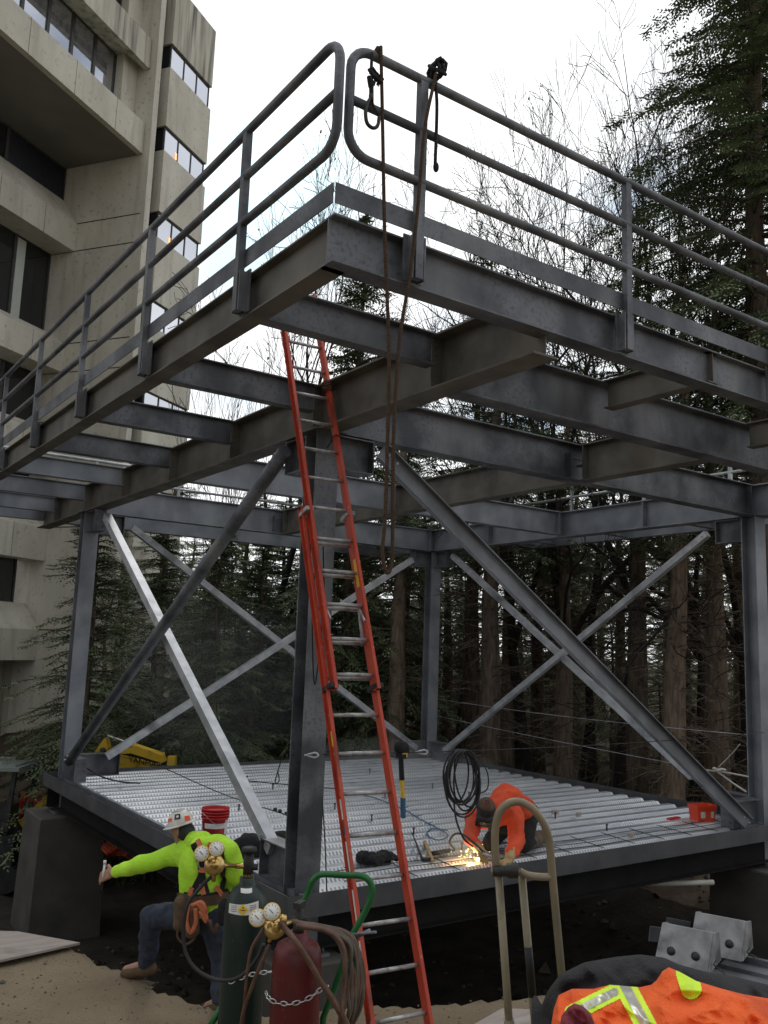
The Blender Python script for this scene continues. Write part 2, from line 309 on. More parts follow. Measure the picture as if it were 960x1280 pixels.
# ------------------------------------------------------------------ ground
LIP = [(-60, 22), (-8, 7), (-3.2, 3.1), (-2.14, 1.9), (-1.62, 1.15), (-1.40, .05), (-1.17, -.72), (-.75, -1.08), (.15, -1.2), (1.0, -1.65), (2.5, -2.3), (5, -2.6), (9, -2.4), (14, -1), (60, 20)]
def lipd(x, y):
    best = 1e9; sg = 1
    for (ax, ay), (bx, by) in zip(LIP, LIP[1:]):
        dx, dy = bx-ax, by-ay; t = max(0, min(1, ((x-ax)*dx+(y-ay)*dy)/(dx*dx+dy*dy)))
        px, py = ax+dx*t-x, ay+dy*t-y; d = px*px+py*py
        if d < best-1e-9: best = d; sg = 1 if dx*(y-ay)-dy*(x-ax) > 0 else -1
    return sg*math.sqrt(best)
def ss(a, b, x): t = max(0, min(1, (x-a)/(b-a))); return t*t*(3-2*t)
def gz(x, y, detail=True):
    f = (x-CAM.x)*.5726+(y-CAM.y)*.8198
    z = -.6+1.05*(1-ss(1.0, 4.3, f)); d = lipd(x, y)
    if detail: d += .22*mnoise.noise(V((x*1.1, y*1.1, 3)))+.07*mnoise.noise(V((x*3.7, y*3.7, 6)))+.03*mnoise.noise(V((x*9, y*9, 6)))
    pit = ss(-.03, .3, d)
    fl = -2.35+1.2*ss(5.6, 9.2, max(x, 0)+.1*max(y-4, 0))
    fl += .9*ss(16, 34, y)
    if detail: fl += .12*mnoise.noise(V((x*.9, y*.9, 0)))+.05*mnoise.noise(V((x*3, y*3, 1))); z += .02*mnoise.noise(V((x*1.5, y*1.5, 5)))+.006*mnoise.noise(V((x*9, y*9, 5)))
    return z*(1-pit)+fl*pit
def axis_(c, fine, step):
    a = []; x = fine[0]
    while x < fine[1]: a.append(x); x += step
    g = step; x = fine[1]
    while x < 400: a.append(x); x += g; g *= 1.25
    g = step; x = fine[0]-step; b = []
    while x > -400: b.append(x); g *= 1.25; x -= g
    return b[::-1]+a
gx = axis_(0, (-4.5, 3), .07); gy = axis_(0, (-5, 3.2), .07)
mb = MB(); vs = []; nx = len(gx)
for y in gy:
    for x in gx: vs.append((x, y, gz(x, y)))
mb.v = [V(p) for p in vs]
for j in range(len(gy)-1):
    for i in range(nx-1):
        mb.f.append((j*nx+i, j*nx+i+1, (j+1)*nx+i+1, (j+1)*nx+i)); cx_, cy_ = (gx[i]+gx[i+1])/2, (gy[j]+gy[j+1])/2
        d = lipd(cx_, cy_)+.12*mnoise.noise(V((cx_*3, cy_*3, 9)))
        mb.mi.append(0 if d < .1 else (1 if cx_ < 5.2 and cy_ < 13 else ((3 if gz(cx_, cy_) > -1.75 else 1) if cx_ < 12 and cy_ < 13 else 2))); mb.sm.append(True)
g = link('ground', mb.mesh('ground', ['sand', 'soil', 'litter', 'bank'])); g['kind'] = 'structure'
# ================================================================== steel platform
W, SP, H, T, AX, AY, E = 7.36, 1.8776, 4.252, 4.709, 1.831, 3.114, .297
D = 4*SP; XL, XR, YN, YF = -AX, W+AX, -AY, D+AY
plat = thing('steel_platform', 'grey galvanized steel platform frame with zinc deck and open roof beams', 'steel frame', (W/2, D/2, -.46))
# columns
for (x, y) in ((0, 0), (0, D), (W, 0), (W, D)):
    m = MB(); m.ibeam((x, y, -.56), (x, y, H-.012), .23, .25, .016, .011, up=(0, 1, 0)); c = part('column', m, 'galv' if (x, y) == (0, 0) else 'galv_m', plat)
    m = MB(); m.box((x, y, -.572), (.42, .42, .025)); m2 = MB(); m2.box((x, y, H-.006), (.36, .36, .012)); part('cap_plate', m2, 'galv', c)
    for sx in (-1, 1):
        for sy in (-1, 1): m.tube([(x+sx*.16, y+sy*.16, -.56), (x+sx*.16, y+sy*.16, -.5)], .012, 6)
    part('base_plate', m, 'galv', c)
hg = T-H; zc = (H+T)/2
def bolts(m, p, nrm, dz, n=3, r=.014):
    p = V(p)
    for k in range(n): m.lathe([(r, 0), (r, .012), (r*.55, .012), (r*.5, .022)], p+V((0, 0, dz*(k-(n-1)/2))), nrm, 6, smooth=False)
jy = [k*SP for k in range(-1, 6)]
# two long girders (along y)
for x, sd_ in ((0, -1), (W, 1)):
    m = MB(); m.ibeam((x, YN+.07, zc), (x, YF-.07, zc), hg, .24, .017, .011)
    for y in jy:
        for q in (-1, 1):
            m.box((x+q*.06, y+.012, zc), (.104, .012, hg-.04)); bolts(m, (x+q*.075, y+.019, zc+.07), (0, 1, 0), .075); bolts(m, (x+q*.075, y+.005, zc+.07), (0, -1, 0), .075)
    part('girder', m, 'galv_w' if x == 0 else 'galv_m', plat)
# cross beams (along x)
def xbeam(y, x0, x1, h=hg, bf=.2, name='cross_beam', mat='galv'):
    m = MB(); m.ibeam((x0, y, T-h/2), (x1, y, T-h/2), h, bf, .015, .01)
    for x in (x0+.04, x1-.04):
        m.box((x, y-.055, T-h/2), (.012, .09, h-.05)); bolts(m, (x+.012*(1 if x < (x0+x1)/2 else -1), y-.06, T-h/2+.02), (1 if x < (x0+x1)/2 else -1, 0, 0), .08)
    return part(name, m, mat, plat)
for y in (0, D, -SP, D+SP): xbeam(y, .125, W-.125, mat='galv_m' if y > 1 else 'galv')
xbeam(D/2, .13, W/2-.11, .42, .18, mat='galv_m'); xbeam(D/2, W/2+.11, W-.13, .42, .18, mat='galv_m')
def ybeam(x, y0, y1, h=hg, bf=.2, name='cross_beam', mat='galv'):
    m = MB(); m.ibeam((x, y0, T-h/2-.002), (x, y1, T-h/2-.002), h-.004, bf, .015, .01)
    for y in (y0+.035, y1-.035):
        m.box((x-.055, y, T-h/2), (.09, .012, h-.05)); m.box((x+.055, y, T-h/2), (.09, .012, h-.05))
    return part(name, m, mat, plat)
ybeam(W/2, .11, D-.11, mat='galv_w'); ybeam(W/2, -SP+.11, -.11, mat='galv_w')
# splice plates with a bright bolt on the y=0 beam near its middle and on the back beam
for (x, y) in ((W/2-.16, -.012), (W/2-.16, D-.012)):
    m = MB(); m.box((x-.08, y-.02, zc-.04), (.012, .12, .3)); m.tube([(x-.1, y-.03, zc+.05), (x+.16, y-.03, zc+.05)], .009, 6); m.box((x+.12, y-.06, zc-.03), (.09, .1, .012))
    part('splice_plate', m, 'galv', plat)
# cantilever joists
hj = .27
for sx, x0, x1 in ((-1, XL+.02, -.125), (1, W+.125, XR-.02)):
    for y in jy: 
        m = MB(); m.ibeam((x0, y, T-hj/2-.001), (x1, y, T-hj/2-.001), hj, .13, .011, .008); part('joist', m, 'galv' if sx < 0 and y < 4 else 'galv_m', plat)
for x in (1.9, 4.18, 6.3):
    for y0, y1 in ((YN+.02, -SP-.105), (D+SP+.105, YF-.02)):
        m = MB(); m.ibeam((x, y0, T-hj/2-.001), (x, y1, T-hj/2-.001), hj, .13, .011, .008); part('joist', m, 'galv_w', plat)
# fascia channels (flanges turned inwards), plain web outside
hf = .301
def fascia(p0, p1, inn, mat):
    m = MB(); p0, p1 = V(p0), V(p1); d = (p1-p0).normalized(); x = d.cross(V((0, 0, 1))); sg = 1 if x.dot(V(inn)) > 0 else -1
    c = hf/2; poly = [(0, -c), (.09, -c), (.09, -c+.014), (.012, -c+.012), (.012, c-.012), (.09, c-.014), (.09, c), (0, c)]
    p0 = p0+V(inn)*.065; p1 = p1+V(inn)*.065; fo = [(-.062, -c), (0, -c), (.0, -c+.012), (-.062, -c+.012)]; ft = [(-.062, c-.012), (0, c-.012), (0, c), (-.062, c)]
    for po in (poly, fo, ft): m.sect(p0, p1, [(sg*a, b) for a, b in (po if sg > 0 else po[::-1])])
    return part('fascia_beam', m, mat, plat)
zf = T-hf/2
fascia((XL-.0, YN+.0, zf), (XR, YN, zf), (0, 1, 0), 'galv'); fascia((XL, YN+.1, zf), (XL, YF-.1, zf), (1, 0, 0), 'galv_w')
fascia((XL, YF, zf), (XR, YF, zf), (0, -1, 0), 'galv_m'); fascia((XR, YN+.1, zf), (XR, YF-.1, zf), (-1, 0, 0), 'galv_m')
# haunches at the column feet and heads, braces between them
def haunch(p, d, z0, z1, l):
    p = V(p); d = V(d); m = MB(); sd_ = V((-d.y, d.x, 0))
    a = p+d*.13; m.bar(a+V((0, 0, (z0+z1)/2)), a+d*l+V((0, 0, (z0+z1)/2)), .014, z1-z0-.03)
    m.bar(a+V((0, 0, z1-.008)), a+d*l+V((0, 0, z1-.008)), .19, .014); m.bar(a+V((0, 0, z0+.008)), a+d*l+V((0, 0, z0+.008)), .19, .014)
    q = a+d*(l+.007); m.bar(q+V((0, 0, z0)), q+V((0, 0, z1)), .19, .014, up=d)
    bolts(m, q+V((0, 0, (z0+z1)/2))+sd_*.05+d*.006, d, .1); bolts(m, q+V((0, 0, (z0+z1)/2))-sd_*.05+d*.006, d, .1)
    return part('gusset', m, 'galv', plat)
fr = [((0, 0), (0, 1), D), ((0, D), (0, -1), D), ((0, 0), (1, 0), W), ((W, 0), (-1, 0), W), ((W, 0), (0, 1), D), ((W, D), (0, -1), D), ((0, D), (1, 0), W), ((W, D), (-1, 0), W)]
for p, d, l in fr:
    if not (p == (0, 0) and d == (1, 0)): haunch((*p, 0), (*d, 0), -.05, .3, .52 if d[1] else .66)
    if not (p == (W, 0) and d == (-1, 0)): haunch((*p, 0), (*d, 0), H-.36, H-.013, .42)
def brace(p0, p1, wdt, side, kind, mat):
    m = MB(); p0, p1 = V(p0), V(p1); d = (p1-p0).normalized(); s_ = V(side)
    if kind == 'tube': m.tube([p0, p1], wdt/2, 14)
    elif kind == 'hss': m.bar(p0, p1, wdt, wdt, up=s_)
    else:
        c = wdt/2; u = d.cross(s_)
        m.sect(p0, p1, [(-c, -.035), (c, -.035), (c, .035), (c-.012, .035), (c-.012, -.023), (-c+.012, -.023), (-c+.012, .035), (-c, .035)], up=s_)
    b = part('brace', m, mat, plat)
    m = MB()
    for e, o in ((p0, 1), (p1, -1)):
        bolts(m, e+d*o*.07+s_*(wdt/2+.001 if kind != 'channel' else .036), s_, 0, 1); bolts(m, e+d*o*.2+s_*(wdt/2+.001 if kind != 'channel' else .036), s_, 0, 1)
    part('bolt', m, 'galv_b', b); return b
brace((0, 6.62, 4.09), (0, .55, .2), .115, (-1, 0, 0), 'hss', 'galv_b')
brace((-.16, .46, 4.12), (-.16, 6.95, .26), .15, (-1, 0, 0), 'tube', 'galv')
brace((.62, -.15, 4.14), (6.82, -.15, .0), .2, (0, -1, 0), 'channel', 'galv_m')
brace((W, 6.86, 4.13), (W, 1.1, .42), .1, (-1, 0, 0), 'hss', 'galv_b'); brace((W-.12, 6.82, .17), (W-.12, .68, 4.05), .1, (-1, 0, 0), 'hss', 'galv_b')
brace((.72, D, 4.07), (7.03, D, .15), .11, (0, -1, 0), 'hss', 'galv_b'); brace((.56, D-.13, .25), (6.69, D-.13, 4.02), .11, (0, -1, 0), 'hss', 'galv_b')
# deck edge: standing plate, recessed beam below, top flange with studs
for p0, p1, inn in (((-E, -E), (W+E, -E), (0, 1)), ((-E, -E), (-E, D+E), (1, 0)), ((-E, D+E), (W+E, D+E), (0, -1)), ((W+E, -E), (W+E, D+E), (-1, 0))):
    i = V((*inn, 0)); a, b = V((*p0, 0)), V((*p1, 0)); dd = (b-a).normalized(); xo = p0[1] == p1[1]
    tr = V((0, 0, 0)) if xo else dd*.006
    m = MB(); m.bar(a+tr+i*.004+V((0, 0, -.095)), b-tr+i*.004+V((0, 0, -.095)), .008, .19)
    m.bar(a+tr+i*.06+V((0, 0, -.196)), b-tr+i*.06+V((0, 0, -.196)), .12, .01); part('edge_plate', m, 'stop', plat)
    q = .03 if xo else .32
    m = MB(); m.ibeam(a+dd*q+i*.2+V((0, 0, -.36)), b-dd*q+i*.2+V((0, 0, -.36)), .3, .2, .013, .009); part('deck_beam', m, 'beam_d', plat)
    m = MB(); m.bar(a+dd*(.02 if xo else .385)+i*.2+V((0, 0, -.2)), b-dd*(.02 if xo else .385)+i*.2+V((0, 0, -.2)), .36, .012); part('deck_flange', m, 'stop', plat)
m = MB()
for x in (W*.33, W*.66): m.ibeam((x, .12, -.35), (x, D-.12, -.35), .26, .16, .012, .009)
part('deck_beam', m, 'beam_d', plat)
# ribbed deck sheet with embossed webs
m = MB(); x0, x1 = -.08, W+.1; zt, zb = -.045, -.098; y = -.16; pit = .305; k = 0; prof = []
while y < D+.12:
    prof += [(y, zb), (y+.09, zb), (y+.145, zt), (y+.25, zt), (y+.295, zb)]; y += pit
n = len(prof); m.add([(x0, a, b) for a, b in prof]+[(x1, a, b) for a, b in prof], [(i, i+1, n+i+1, n+i) for i in range(n-1)])
deck = part('metal_deck', m, 'deckm', plat)
m = MB(); m.bb((x0-.012, -.16, zb-.003), (x0-.002, D+.12, zt+.006)); m.bb((x0-.002, -.16, zt+.003), (x0+.035, D+.12, zt+.006)); part('end_closure', m, 'galv_m', deck)
m = MB(); y = -.16; rnd = random.Random(3)
while y < D+.1:
    x = x0+.05
    while x < x1-.05:
        yy = y+.09; a_, b_, c_, e_ = zb+.0085, zt-.0085, .009, .0455; m.add([(x, yy+c_, a_), (x+.02, yy+c_, a_), (x+.02, yy+e_, b_), (x, yy+e_, b_), (x+.004, yy+c_+.0045, a_+.0085), (x+.018, yy+c_+.0045, a_+.0085), (x+.018, yy+e_-.0055, b_-.0005), (x+.004, yy+e_-.0055, b_-.0005)],
              [(4, 5, 6, 7), (0, 1, 5, 4), (1, 2, 6, 5), (2, 3, 7, 6), (3, 0, 4, 7)])
        x += .046
    y += pit
part('embossing', m, 'emboss', deck)
stud = None; cnt = 0
sm = MB(); sm.lathe([(.011, 0), (.011, .07), (.018, .07), (.018, .085)], n=6, smooth=False); sme = sm.mesh('shear_stud', 'mach')
sp = [(-.12, .5+.62*i) for i in range(11)]+[(.5+.66*i, -.12) for i in range(10)]+[(W+.12, 1+.9*i) for i in range(7)]+[(W*.33, .6+.9*i) for i in range(7)]+[(W*.66, .6+.9*i) for i in range(7)]+[(1.2+1.2*i, D*.5) for i in range(5)]
for (x, y) in sp:
    on = x < 0 or y < 0 or x > W; o = link('shear_stud', sme, deck, V((x, y, -.195 if on else -.05))-wloc(deck))
# thin reinforcing wires laid along the near edge
m = MB()
for y in (.05, .22, .4): m.tube([(0.5+i*.7, y+.03*math.sin(i*2.1), -.035) for i in range(11)], .005, 5)
for i in range(12): m.tube([(.7+i*.55, -.1, -.04), (.78+i*.55, .5, -.03)], .005, 5)
part('reinforcing_wire', m, 'mach', deck)
# ------------------------------------------------------------------ guardrails
def guardrail(p0, p1, out, offs, label, mat='galv', group='guardrails round the roof'):
    p0, p1, out = V(p0), V(p1), V(out); d = (p1-p0).normalized(); L_ = (p1-p0).length; up = V((0, 0, 1)); r = .03
    th = thing('guardrail', label, 'guardrail', p0, group); a = p0+out*.06; zt, zm, zl = 1.07, .715, .365
    def P(t, z): return a+d*t+up*z
    q = .15; pts = []
    def arc(cx, cz, a0, a1): return [P(cx+q*math.cos(R_(a0+(a1-a0)*k/6)), cz+q*math.sin(R_(a0+(a1-a0)*k/6))) for k in range(7)]
    e0, e1 = (-.08 if out.x < 0 and d.y > .5 else .03), L_-.03
    pts = arc(e0+q, zt-q, 90, 180)+arc(e0+q, zl+q, 180, 270)+arc(e1-q, zl+q, 270, 360)+arc(e1-q, zt-q, 0, 90)
    m = MB(); m.tube(pts, r, 10, closed=True); part('loop_rail', m, mat, th)
    m = MB(); m.tube([P(e0, zm), P(e1, zm)], r*.95, 10); part('mid_rail', m, mat, th)
    m = MB(); m.bar(P(-.02, .105)-out*.03, P(L_+.02, .105)-out*.03, .008, .13); part('toe_board', m, mat, th)
    for t in offs:
        m = MB(); b = P(t, -.27)+out*.0; m.bar(P(t, -.28), P(t, zt-.02), .058, .05, up=out)
        po = part('post', m, mat, th)
        m = MB(); m.bar(P(t, -.285)-out*.052, P(t, .02)-out*.052, .15, .012, up=out); m.bar(P(t-.045, -.285)-out*.02, P(t-.045, .0)-out*.02, .012, .075, up=out); m.bar(P(t+.045, -.285)-out*.02, P(t+.045, .0)-out*.02, .012, .075, up=out)
        part('bracket', m, mat, po)
        m = MB()
        for zz in (-.06, -.22): bolts(m, P(t+.06, zz)-out*.046, out, 0, 1, .018)
        part('bolt', m, 'mach', po)
    return th
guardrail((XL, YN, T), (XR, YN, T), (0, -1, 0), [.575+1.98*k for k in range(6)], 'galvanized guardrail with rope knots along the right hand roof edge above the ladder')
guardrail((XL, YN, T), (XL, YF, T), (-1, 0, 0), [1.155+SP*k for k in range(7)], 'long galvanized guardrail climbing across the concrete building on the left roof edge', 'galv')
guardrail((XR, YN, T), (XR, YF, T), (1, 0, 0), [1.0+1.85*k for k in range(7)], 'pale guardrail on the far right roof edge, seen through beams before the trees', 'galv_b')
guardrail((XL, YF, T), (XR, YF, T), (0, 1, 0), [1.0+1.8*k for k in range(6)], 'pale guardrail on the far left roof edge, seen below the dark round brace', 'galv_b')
# ------------------------------------------------------------------ concrete footings
for (x, y, lab) in ((0, D, 'square concrete footing under the left steel column behind the board'), (W, 0, 'dark concrete footing under the right steel column at the picture edge'), (0, 0, 'concrete footing under the near steel column behind the gas cart'), (W, D, 'concrete footing under the far steel column')):
    if (x, y) == (W, D): continue
    m = MB(); a = .49 if x or y else .34; b = a+.06; zt = -.585; zb = -2.7
    m.add([(x+sx*b, y+sy*b, zb) for sx, sy in ((-1, -1), (1, -1), (1, 1), (-1, 1))]+[(x+sx*a, y+sy*a, zt-.02) for sx, sy in ((-1, -1), (1, -1), (1, 1), (-1, 1))]+[(x+sx*(a-.02), y+sy*(a-.02), zt) for sx, sy in ((-1, -1), (1, -1), (1, 1), (-1, 1))],
          [(0, 1, 5, 4), (1, 2, 6, 5), (2, 3, 7, 6), (3, 0, 4, 7), (4, 5, 9, 8), (5, 6, 10, 9), (6, 7, 11, 10), (7, 4, 8, 11), (8, 9, 10, 11), (3, 2, 1, 0)])
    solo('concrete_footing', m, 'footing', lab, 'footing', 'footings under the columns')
# ------------------------------------------------------------------ ladder
A = V((-.459, -.054, 5.075)); v = V((-.005, -.1095, -.284)); v *= .3048/v.length; wv = V((.319, -.028, 0)); xl = wv.normalized(); ln = v.normalized(); nf = xl.cross(ln).normalized()
if nf.y > 0: nf = -nf       # towards the camera
lad = thing('extension_ladder', 'tall orange extension ladder leaning through the roof joists beside the near column', 'ladder', A+v*20.9)
fly = thing('fly_section', '', '', A+v*20.9); del fly['label'], fly['category']; fly.parent = lad; fly.location = (0, 0, 0)
def lrail(sec, p, a, b, off, inn):
    m = MB(); s_ = p+v*a+off; e_ = p+v*b+off; c = .038; t = .006; fl = .028*inn
    m.sect(s_, e_, [(-t/2, -c), (t/2, -c), (t/2, c), (-t/2, c)], up=nf)
    sgn = 1 if (e_-s_).normalized().cross(nf).dot(xl) > 0 else -1
    for q in (-1, 1): m.sect(s_, e_, [(min(0, sgn*fl), q*c-t/2), (max(0, sgn*fl), q*c-t/2), (max(0, sgn*fl), q*c+t/2), (min(0, sgn*fl), q*c+t/2)], up=nf)
    return part('rail', m, 'orange', sec)
def rung(sec, p, q, r=.016):
    m = MB(); m.tube([p, q], r, 8); return part('rung', m, 'alu', sec)
fo = nf*.045
# fly (upper, in front)
fl_l = lrail(fly, A-xl*.02, -2.2, 11.4, fo*0, -1); fl_r = lrail(fly, A+wv+xl*.02, -2.2, 11.4, fo*0, 1)
for k in range(-2, 12): rung(fly, A+v*k-xl*.016, A+v*k+wv+xl*.016)
bo = -nf*.088
base = thing('base_section', '', '', A+v*20.9); del base['label'], base['category']; base.parent = lad; base.location = (0, 0, 0)
bl = lrail(base, A-xl*.055, 5.9, 20.9, bo, -1); br = lrail(base, A+wv+xl*.055, 5.9, 20.9, bo, 1)
for k in range(7, 21): rung(base, A+v*k-xl*.05+bo, A+v*k+wv+xl*.05+bo)
for k, sd_ in ((6.1, -1), (11.3, 1), (6.1, 1), (11.3, -1)):
    m = MB(); p = (A if sd_ < 0 else A+wv)+v*k+xl*sd_*.045; m.box(p+bo*.5, (.07, .16, .035), Matrix((xl, nf, -ln)).transposed()); part('guide_bracket', m, 'alu' if k < 8 else 'black', base)
m = MB()
for k in range(12, 20): m.lathe([(.016, 0), (.016, .005), (.007, .005)], A+v*k-xl*.06+bo, -xl, 8)
for k in range(-1, 11): m.lathe([(.012, 0), (.012, .005), (.006, .005)], A+v*k-xl*.024, -xl, 8)
part('rivet', m, 'alu', base)
for k, a, mt in ((15.1, .7, 'white'), (16.2, 1.0, 'white'), (17.3, .8, 'white'), (14.1, .5, 'white'), (14.7, .25, 'blue'), (12.4, .4, 'yellow')):
    m = MB(); p = A+v*k-xl*.059+bo; m.box(p+v*a/2-xl*.001, (.002, .06, a*.3), Matrix((xl, nf, -ln)).transposed()); part('label', m, mt, base)
m = MB(); p = A+v*7.6+wv+xl*.017; m.box(p-xl*.002+v*.4, (.003, .04, .26), Matrix((xl, nf, -ln)).transposed()); part('label', m, 'yellow', fly)
for sd_ in (0, 1):
    p = A+wv*sd_+v*9.0; m = MB(); m.bar(p+bo*.3, p+v*1.0+bo*.6, .012, .03, up=nf); m.bar(p+bo*.3, p+v*.5-bo*.4, .012, .02, up=nf); part('rung_lock', m, 'alu', fly)
for sd_ in (-1, 1):
    m = MB(); p = (A if sd_ < 0 else A+wv)+v*20.8+xl*sd_*.055+bo; m.box(p, (.07, .13, .05), Matrix((xl, nf, -ln)).transposed()); part('foot', m, 'black', base)
# pull rope hanging beside the ladder
m = MB(); p = A+v*7+wv*.25+bo*1.6; m.tube(bez([p, p+V((-.02, .02, -.5)), p+V((0.03, .0, -1.2)), p+V((.08, .0, -.5)), p+V((.05, 0, 0))], 6), .006, 6); part('pull_rope', m, 'ropeb', base)
# ------------------------------------------------------------------ ropes
yr = YN-.06; ya = yr-.04
m = MB(); t1 = ony(476, 58, ya); t2 = ony(545, 92, ya)
a = [t1, ony(478, 150, ya), ony(481, 300, ya-.01), ony(486, 440, ya), ony(484, 560, ya), ony(481, 650, ya), ony(478, 692, ya), ony(484, 716, ya), ony(490, 695, ya), ony(491, 600, ya-.02), ony(493, 520, ya-.02), ony(500, 420, ya-.02), ony(513, 340, ya-.03), ony(523, 250, ya-.05), ony(531, 160, ya-.04), t2]
m.tube(bez(a, 8), .0115, 7)
for k in range(8): m.tube([t1+V((.012*math.cos(i), .05+.045*math.cos(i*1.05), .03*math.sin(i*1.05)-.02)) for i in range(k, k+3)], .012, 6)
solo('rope', m, 'rope', 'long doubled brown rope hanging from the right guardrail to a low loop', 'rope')
m = MB(); c = ony(545, 92, yr)
for k in range(5):
    ph = k*1.3; m.tube([c+V((.055*math.cos(t*.7+ph)*math.cos(ph), -.01+.055*math.sin(t*.7), .05*math.sin(t*.7+ph)+.02)) for t in range(10)], .0125, 7, closed=True)
m.tube(bez([ony(544, 100, ya), ony(546, 130, ya), ony(545, 175, ya), ony(544, 205, ya), ony(546, 214, ya)], 5), [.011]*15+[.011]*5+[.016] if False else .0115, 7)
m.ell(ony(545, 209, ya), (.02, .018, .035))
solo('rope', m, 'ropeb', 'dark rope tied in a fat knot on the rail beside the first post', 'rope')
m = MB(); m.tube(bez([ony(465, 66, ya), ony(464, 85, ya), ony(463, 92, ya)], 4), .010, 7)
for k in range(4): m.tube([ony(470, 95, ya)+V((.05*math.cos(t*.8+k), .02*math.sin(k+t), .03*math.sin(t*.8+k*.8))) for t in range(8)], .012, 6, closed=True)
m.tube(bez([ony(462, 96, ya), ony(464, 110, ya), ony(464, 122, ya)], 4), [.02]*4+[.015]*5, 7)
for k in range(14): q = ony(468+random.random()*9, 98, ya); m.tube([q, q+V((random.uniform(-.02, .02), 0, -.05))], .003, 4)
lan = thing('rope_lanyard', 'black lanyard with a steel snap hook hung from the guardrail corner', 'lanyard', ony(463, 122, ya)); part('webbing', m, 'ropeb', lan)
m = MB(); hk = [ony(*q, ya) for q in ((464, 122), (459, 130), (457, 142), (459, 154), (466, 160), (472, 157), (474, 146))]; m.tube(bez(hk, 5), .0115, 8); m.tube([hk[-1], ony(467, 132, ya), hk[0]], .007, 6); m.tube([ony(464, 118, ya), ony(464, 127, ya)], .016, 8); part('snap_hook', m, 'mach', lan)
m = MB(); c = A+v*1.45+wv+xl*.03
for k in range(6): m.tube([c+v*(k*.05)+xl*.05*math.cos(t*.7)+nf*.05*math.sin(t*.7)+v*.06*math.sin(t*1.4+k) for t in range(9)], .009, 6, closed=True)
m.tube(bez([c+xl*.05, c+xl*.07+V((0, 0, -.2)), c+xl*.06+V((.02, 0, -.5)), c+xl*.03+V((0, 0, -.62))], 5), .009, 6); m.tube([c+v*2+xl*.03*math.cos(t*.7)+nf*.055*math.sin(t*.7)-xl*.01 for t in range(9)], .008, 6, closed=True)
solo('tie_rope', m, 'rope', 'brown rope lashing the ladder rail to the girder', 'rope')
# ------------------------------------------------------------------ lifelines and cords
def wire(pts, r, mat, label, cat='cable', grp=None, sag=0):
    m = MB(); P = []
    for a, b in zip(pts, pts[1:]):
        a, b = V(a), V(b); P += [a.lerp(b, k/8)+V((0, 0, -sag*4*(k/8)*(1-k/8))) for k in range(8)]
    P.append(V(pts[-1])); m.tube(P, r, 6); return solo('lifeline', m, mat, label, cat, grp)
gl = 'wire lifelines strung between the columns'
wire([(-.13, D+.13, 1.12), (W-.1, D+.13, 1.08)], .0045, 'mach', 'upper thin wire strung across the far left bay', grp=gl, sag=.03)
wire([(-.13, D+.14, .66), (W-.1, D+.14, .68)], .0045, 'mach', 'lower thin wire strung across the far left bay', grp=gl, sag=.03)
wire([(W+.13, D-.1, 1.15), (W+.13, .1, 1.12)], .0045, 'galv_b', 'upper thin wire strung across the far right bay toward the right column', grp=gl, sag=.05)
wire([(W+.14, D-.1, .8), (W+.14, .1, .52)], .0045, 'galv_b', 'lower thin wire strung across the far right bay toward the knotted rope', grp=gl, sag=.03)
m = MB(); pts = bez([onx(205, 960, .0), dep(280, 993, 11.2), dep(350, 1016, 9.2), dep(375, 1025, 8.3), dep(404, 1018, 8.1)], 8); m.tube(pts, .007, 6)
for u_, v_ in ((350, 1014), (358, 1017), (344, 1012)): m.ell(dep(u_, v_, 9.1), .022)
solo('lifeline', m, 'mach', 'slack black wire with cable clips wrapped round the near column', 'cable')
m = MB(); m.tube(bez([dep(403, 1000, 8.0), dep(406, 1050, 7.95), dep(408, 1100, 7.9), dep(409, 1138, 7.85)], 5), .006, 6); solo('cord', m, 'black', 'thin black cord hanging straight down beside the near column', 'cord')
m = MB(); m.tube(bez([dep(104, 957, 13.9), dep(125, 970, 13.4), dep(150, 977, 13.2), dep(175, 979, 13.1)], 6), .012, 6); solo('cord', m, 'black', 'black cord lying on the deck by the left column', 'cord')
m = MB(); m.tube(bez([onz(300, 975, -.03), onz(330, 978, -.03), onz(372, 982, -.03), onz(420, 986, -.03)], 6), .01, 6); solo('cord', m, 'black', 'black cord lying on the deck behind the near column', 'cord'); m = MB()
m.tube(bez([dep(355, 940, 10.5), dep(347, 965, 10.5), dep(344, 978, 10.5), dep(349, 976, 10.5), dep(347, 963, 10.5)], 5), .007, 6); solo('cord', m, 'black', 'black cord with a small hanging loop left of the near column', 'cord')
m = MB(); m.tube(bez([onz(440, 990, -.03), onz(470, 998, -.03), onz(505, 1012, -.03), onz(525, 1024, -.03), onz(545, 1034, -.03), onz(560, 1044, -.03), onz(548, 1050, -.03), onz(534, 1044, -.03), onz(540, 1036, -.03), onz(560, 1038, -.03)], 6), .009, 6)
for u_ in ((477, 997), (500, 1011), (518, 1021), (530, 1030)): p = onz(*u_, -.03); m.tube([p, p+V((.1, -.06, .03))], .006, 5)
solo('cord', m, 'blue', 'blue cord snaking over the deck right of the ladder', 'cord')
m = MB(); m.tube(bez([dep(872, 962, 12.2), dep(895, 964, 12.2), dep(910, 966, 12.1), dep(936, 971, 12)], 6), .012, 6); m.tube(bez([dep(895, 963, 12.2), dep(915, 978, 12.1), dep(933, 990, 12)], 6), .014, 6); m.tube(bez([dep(897, 960, 12.2), dep(915, 942, 12.1), dep(925, 930, 12)], 6), .006, 6)
for k in range(5): p = dep(893+k*3, 962+random.uniform(-2, 2), 12.15); m.ell(p, (.03, .03, .02))
solo('rope', m, 'pipe', 'pale frayed rope knotted near the foot of the right column', 'rope')
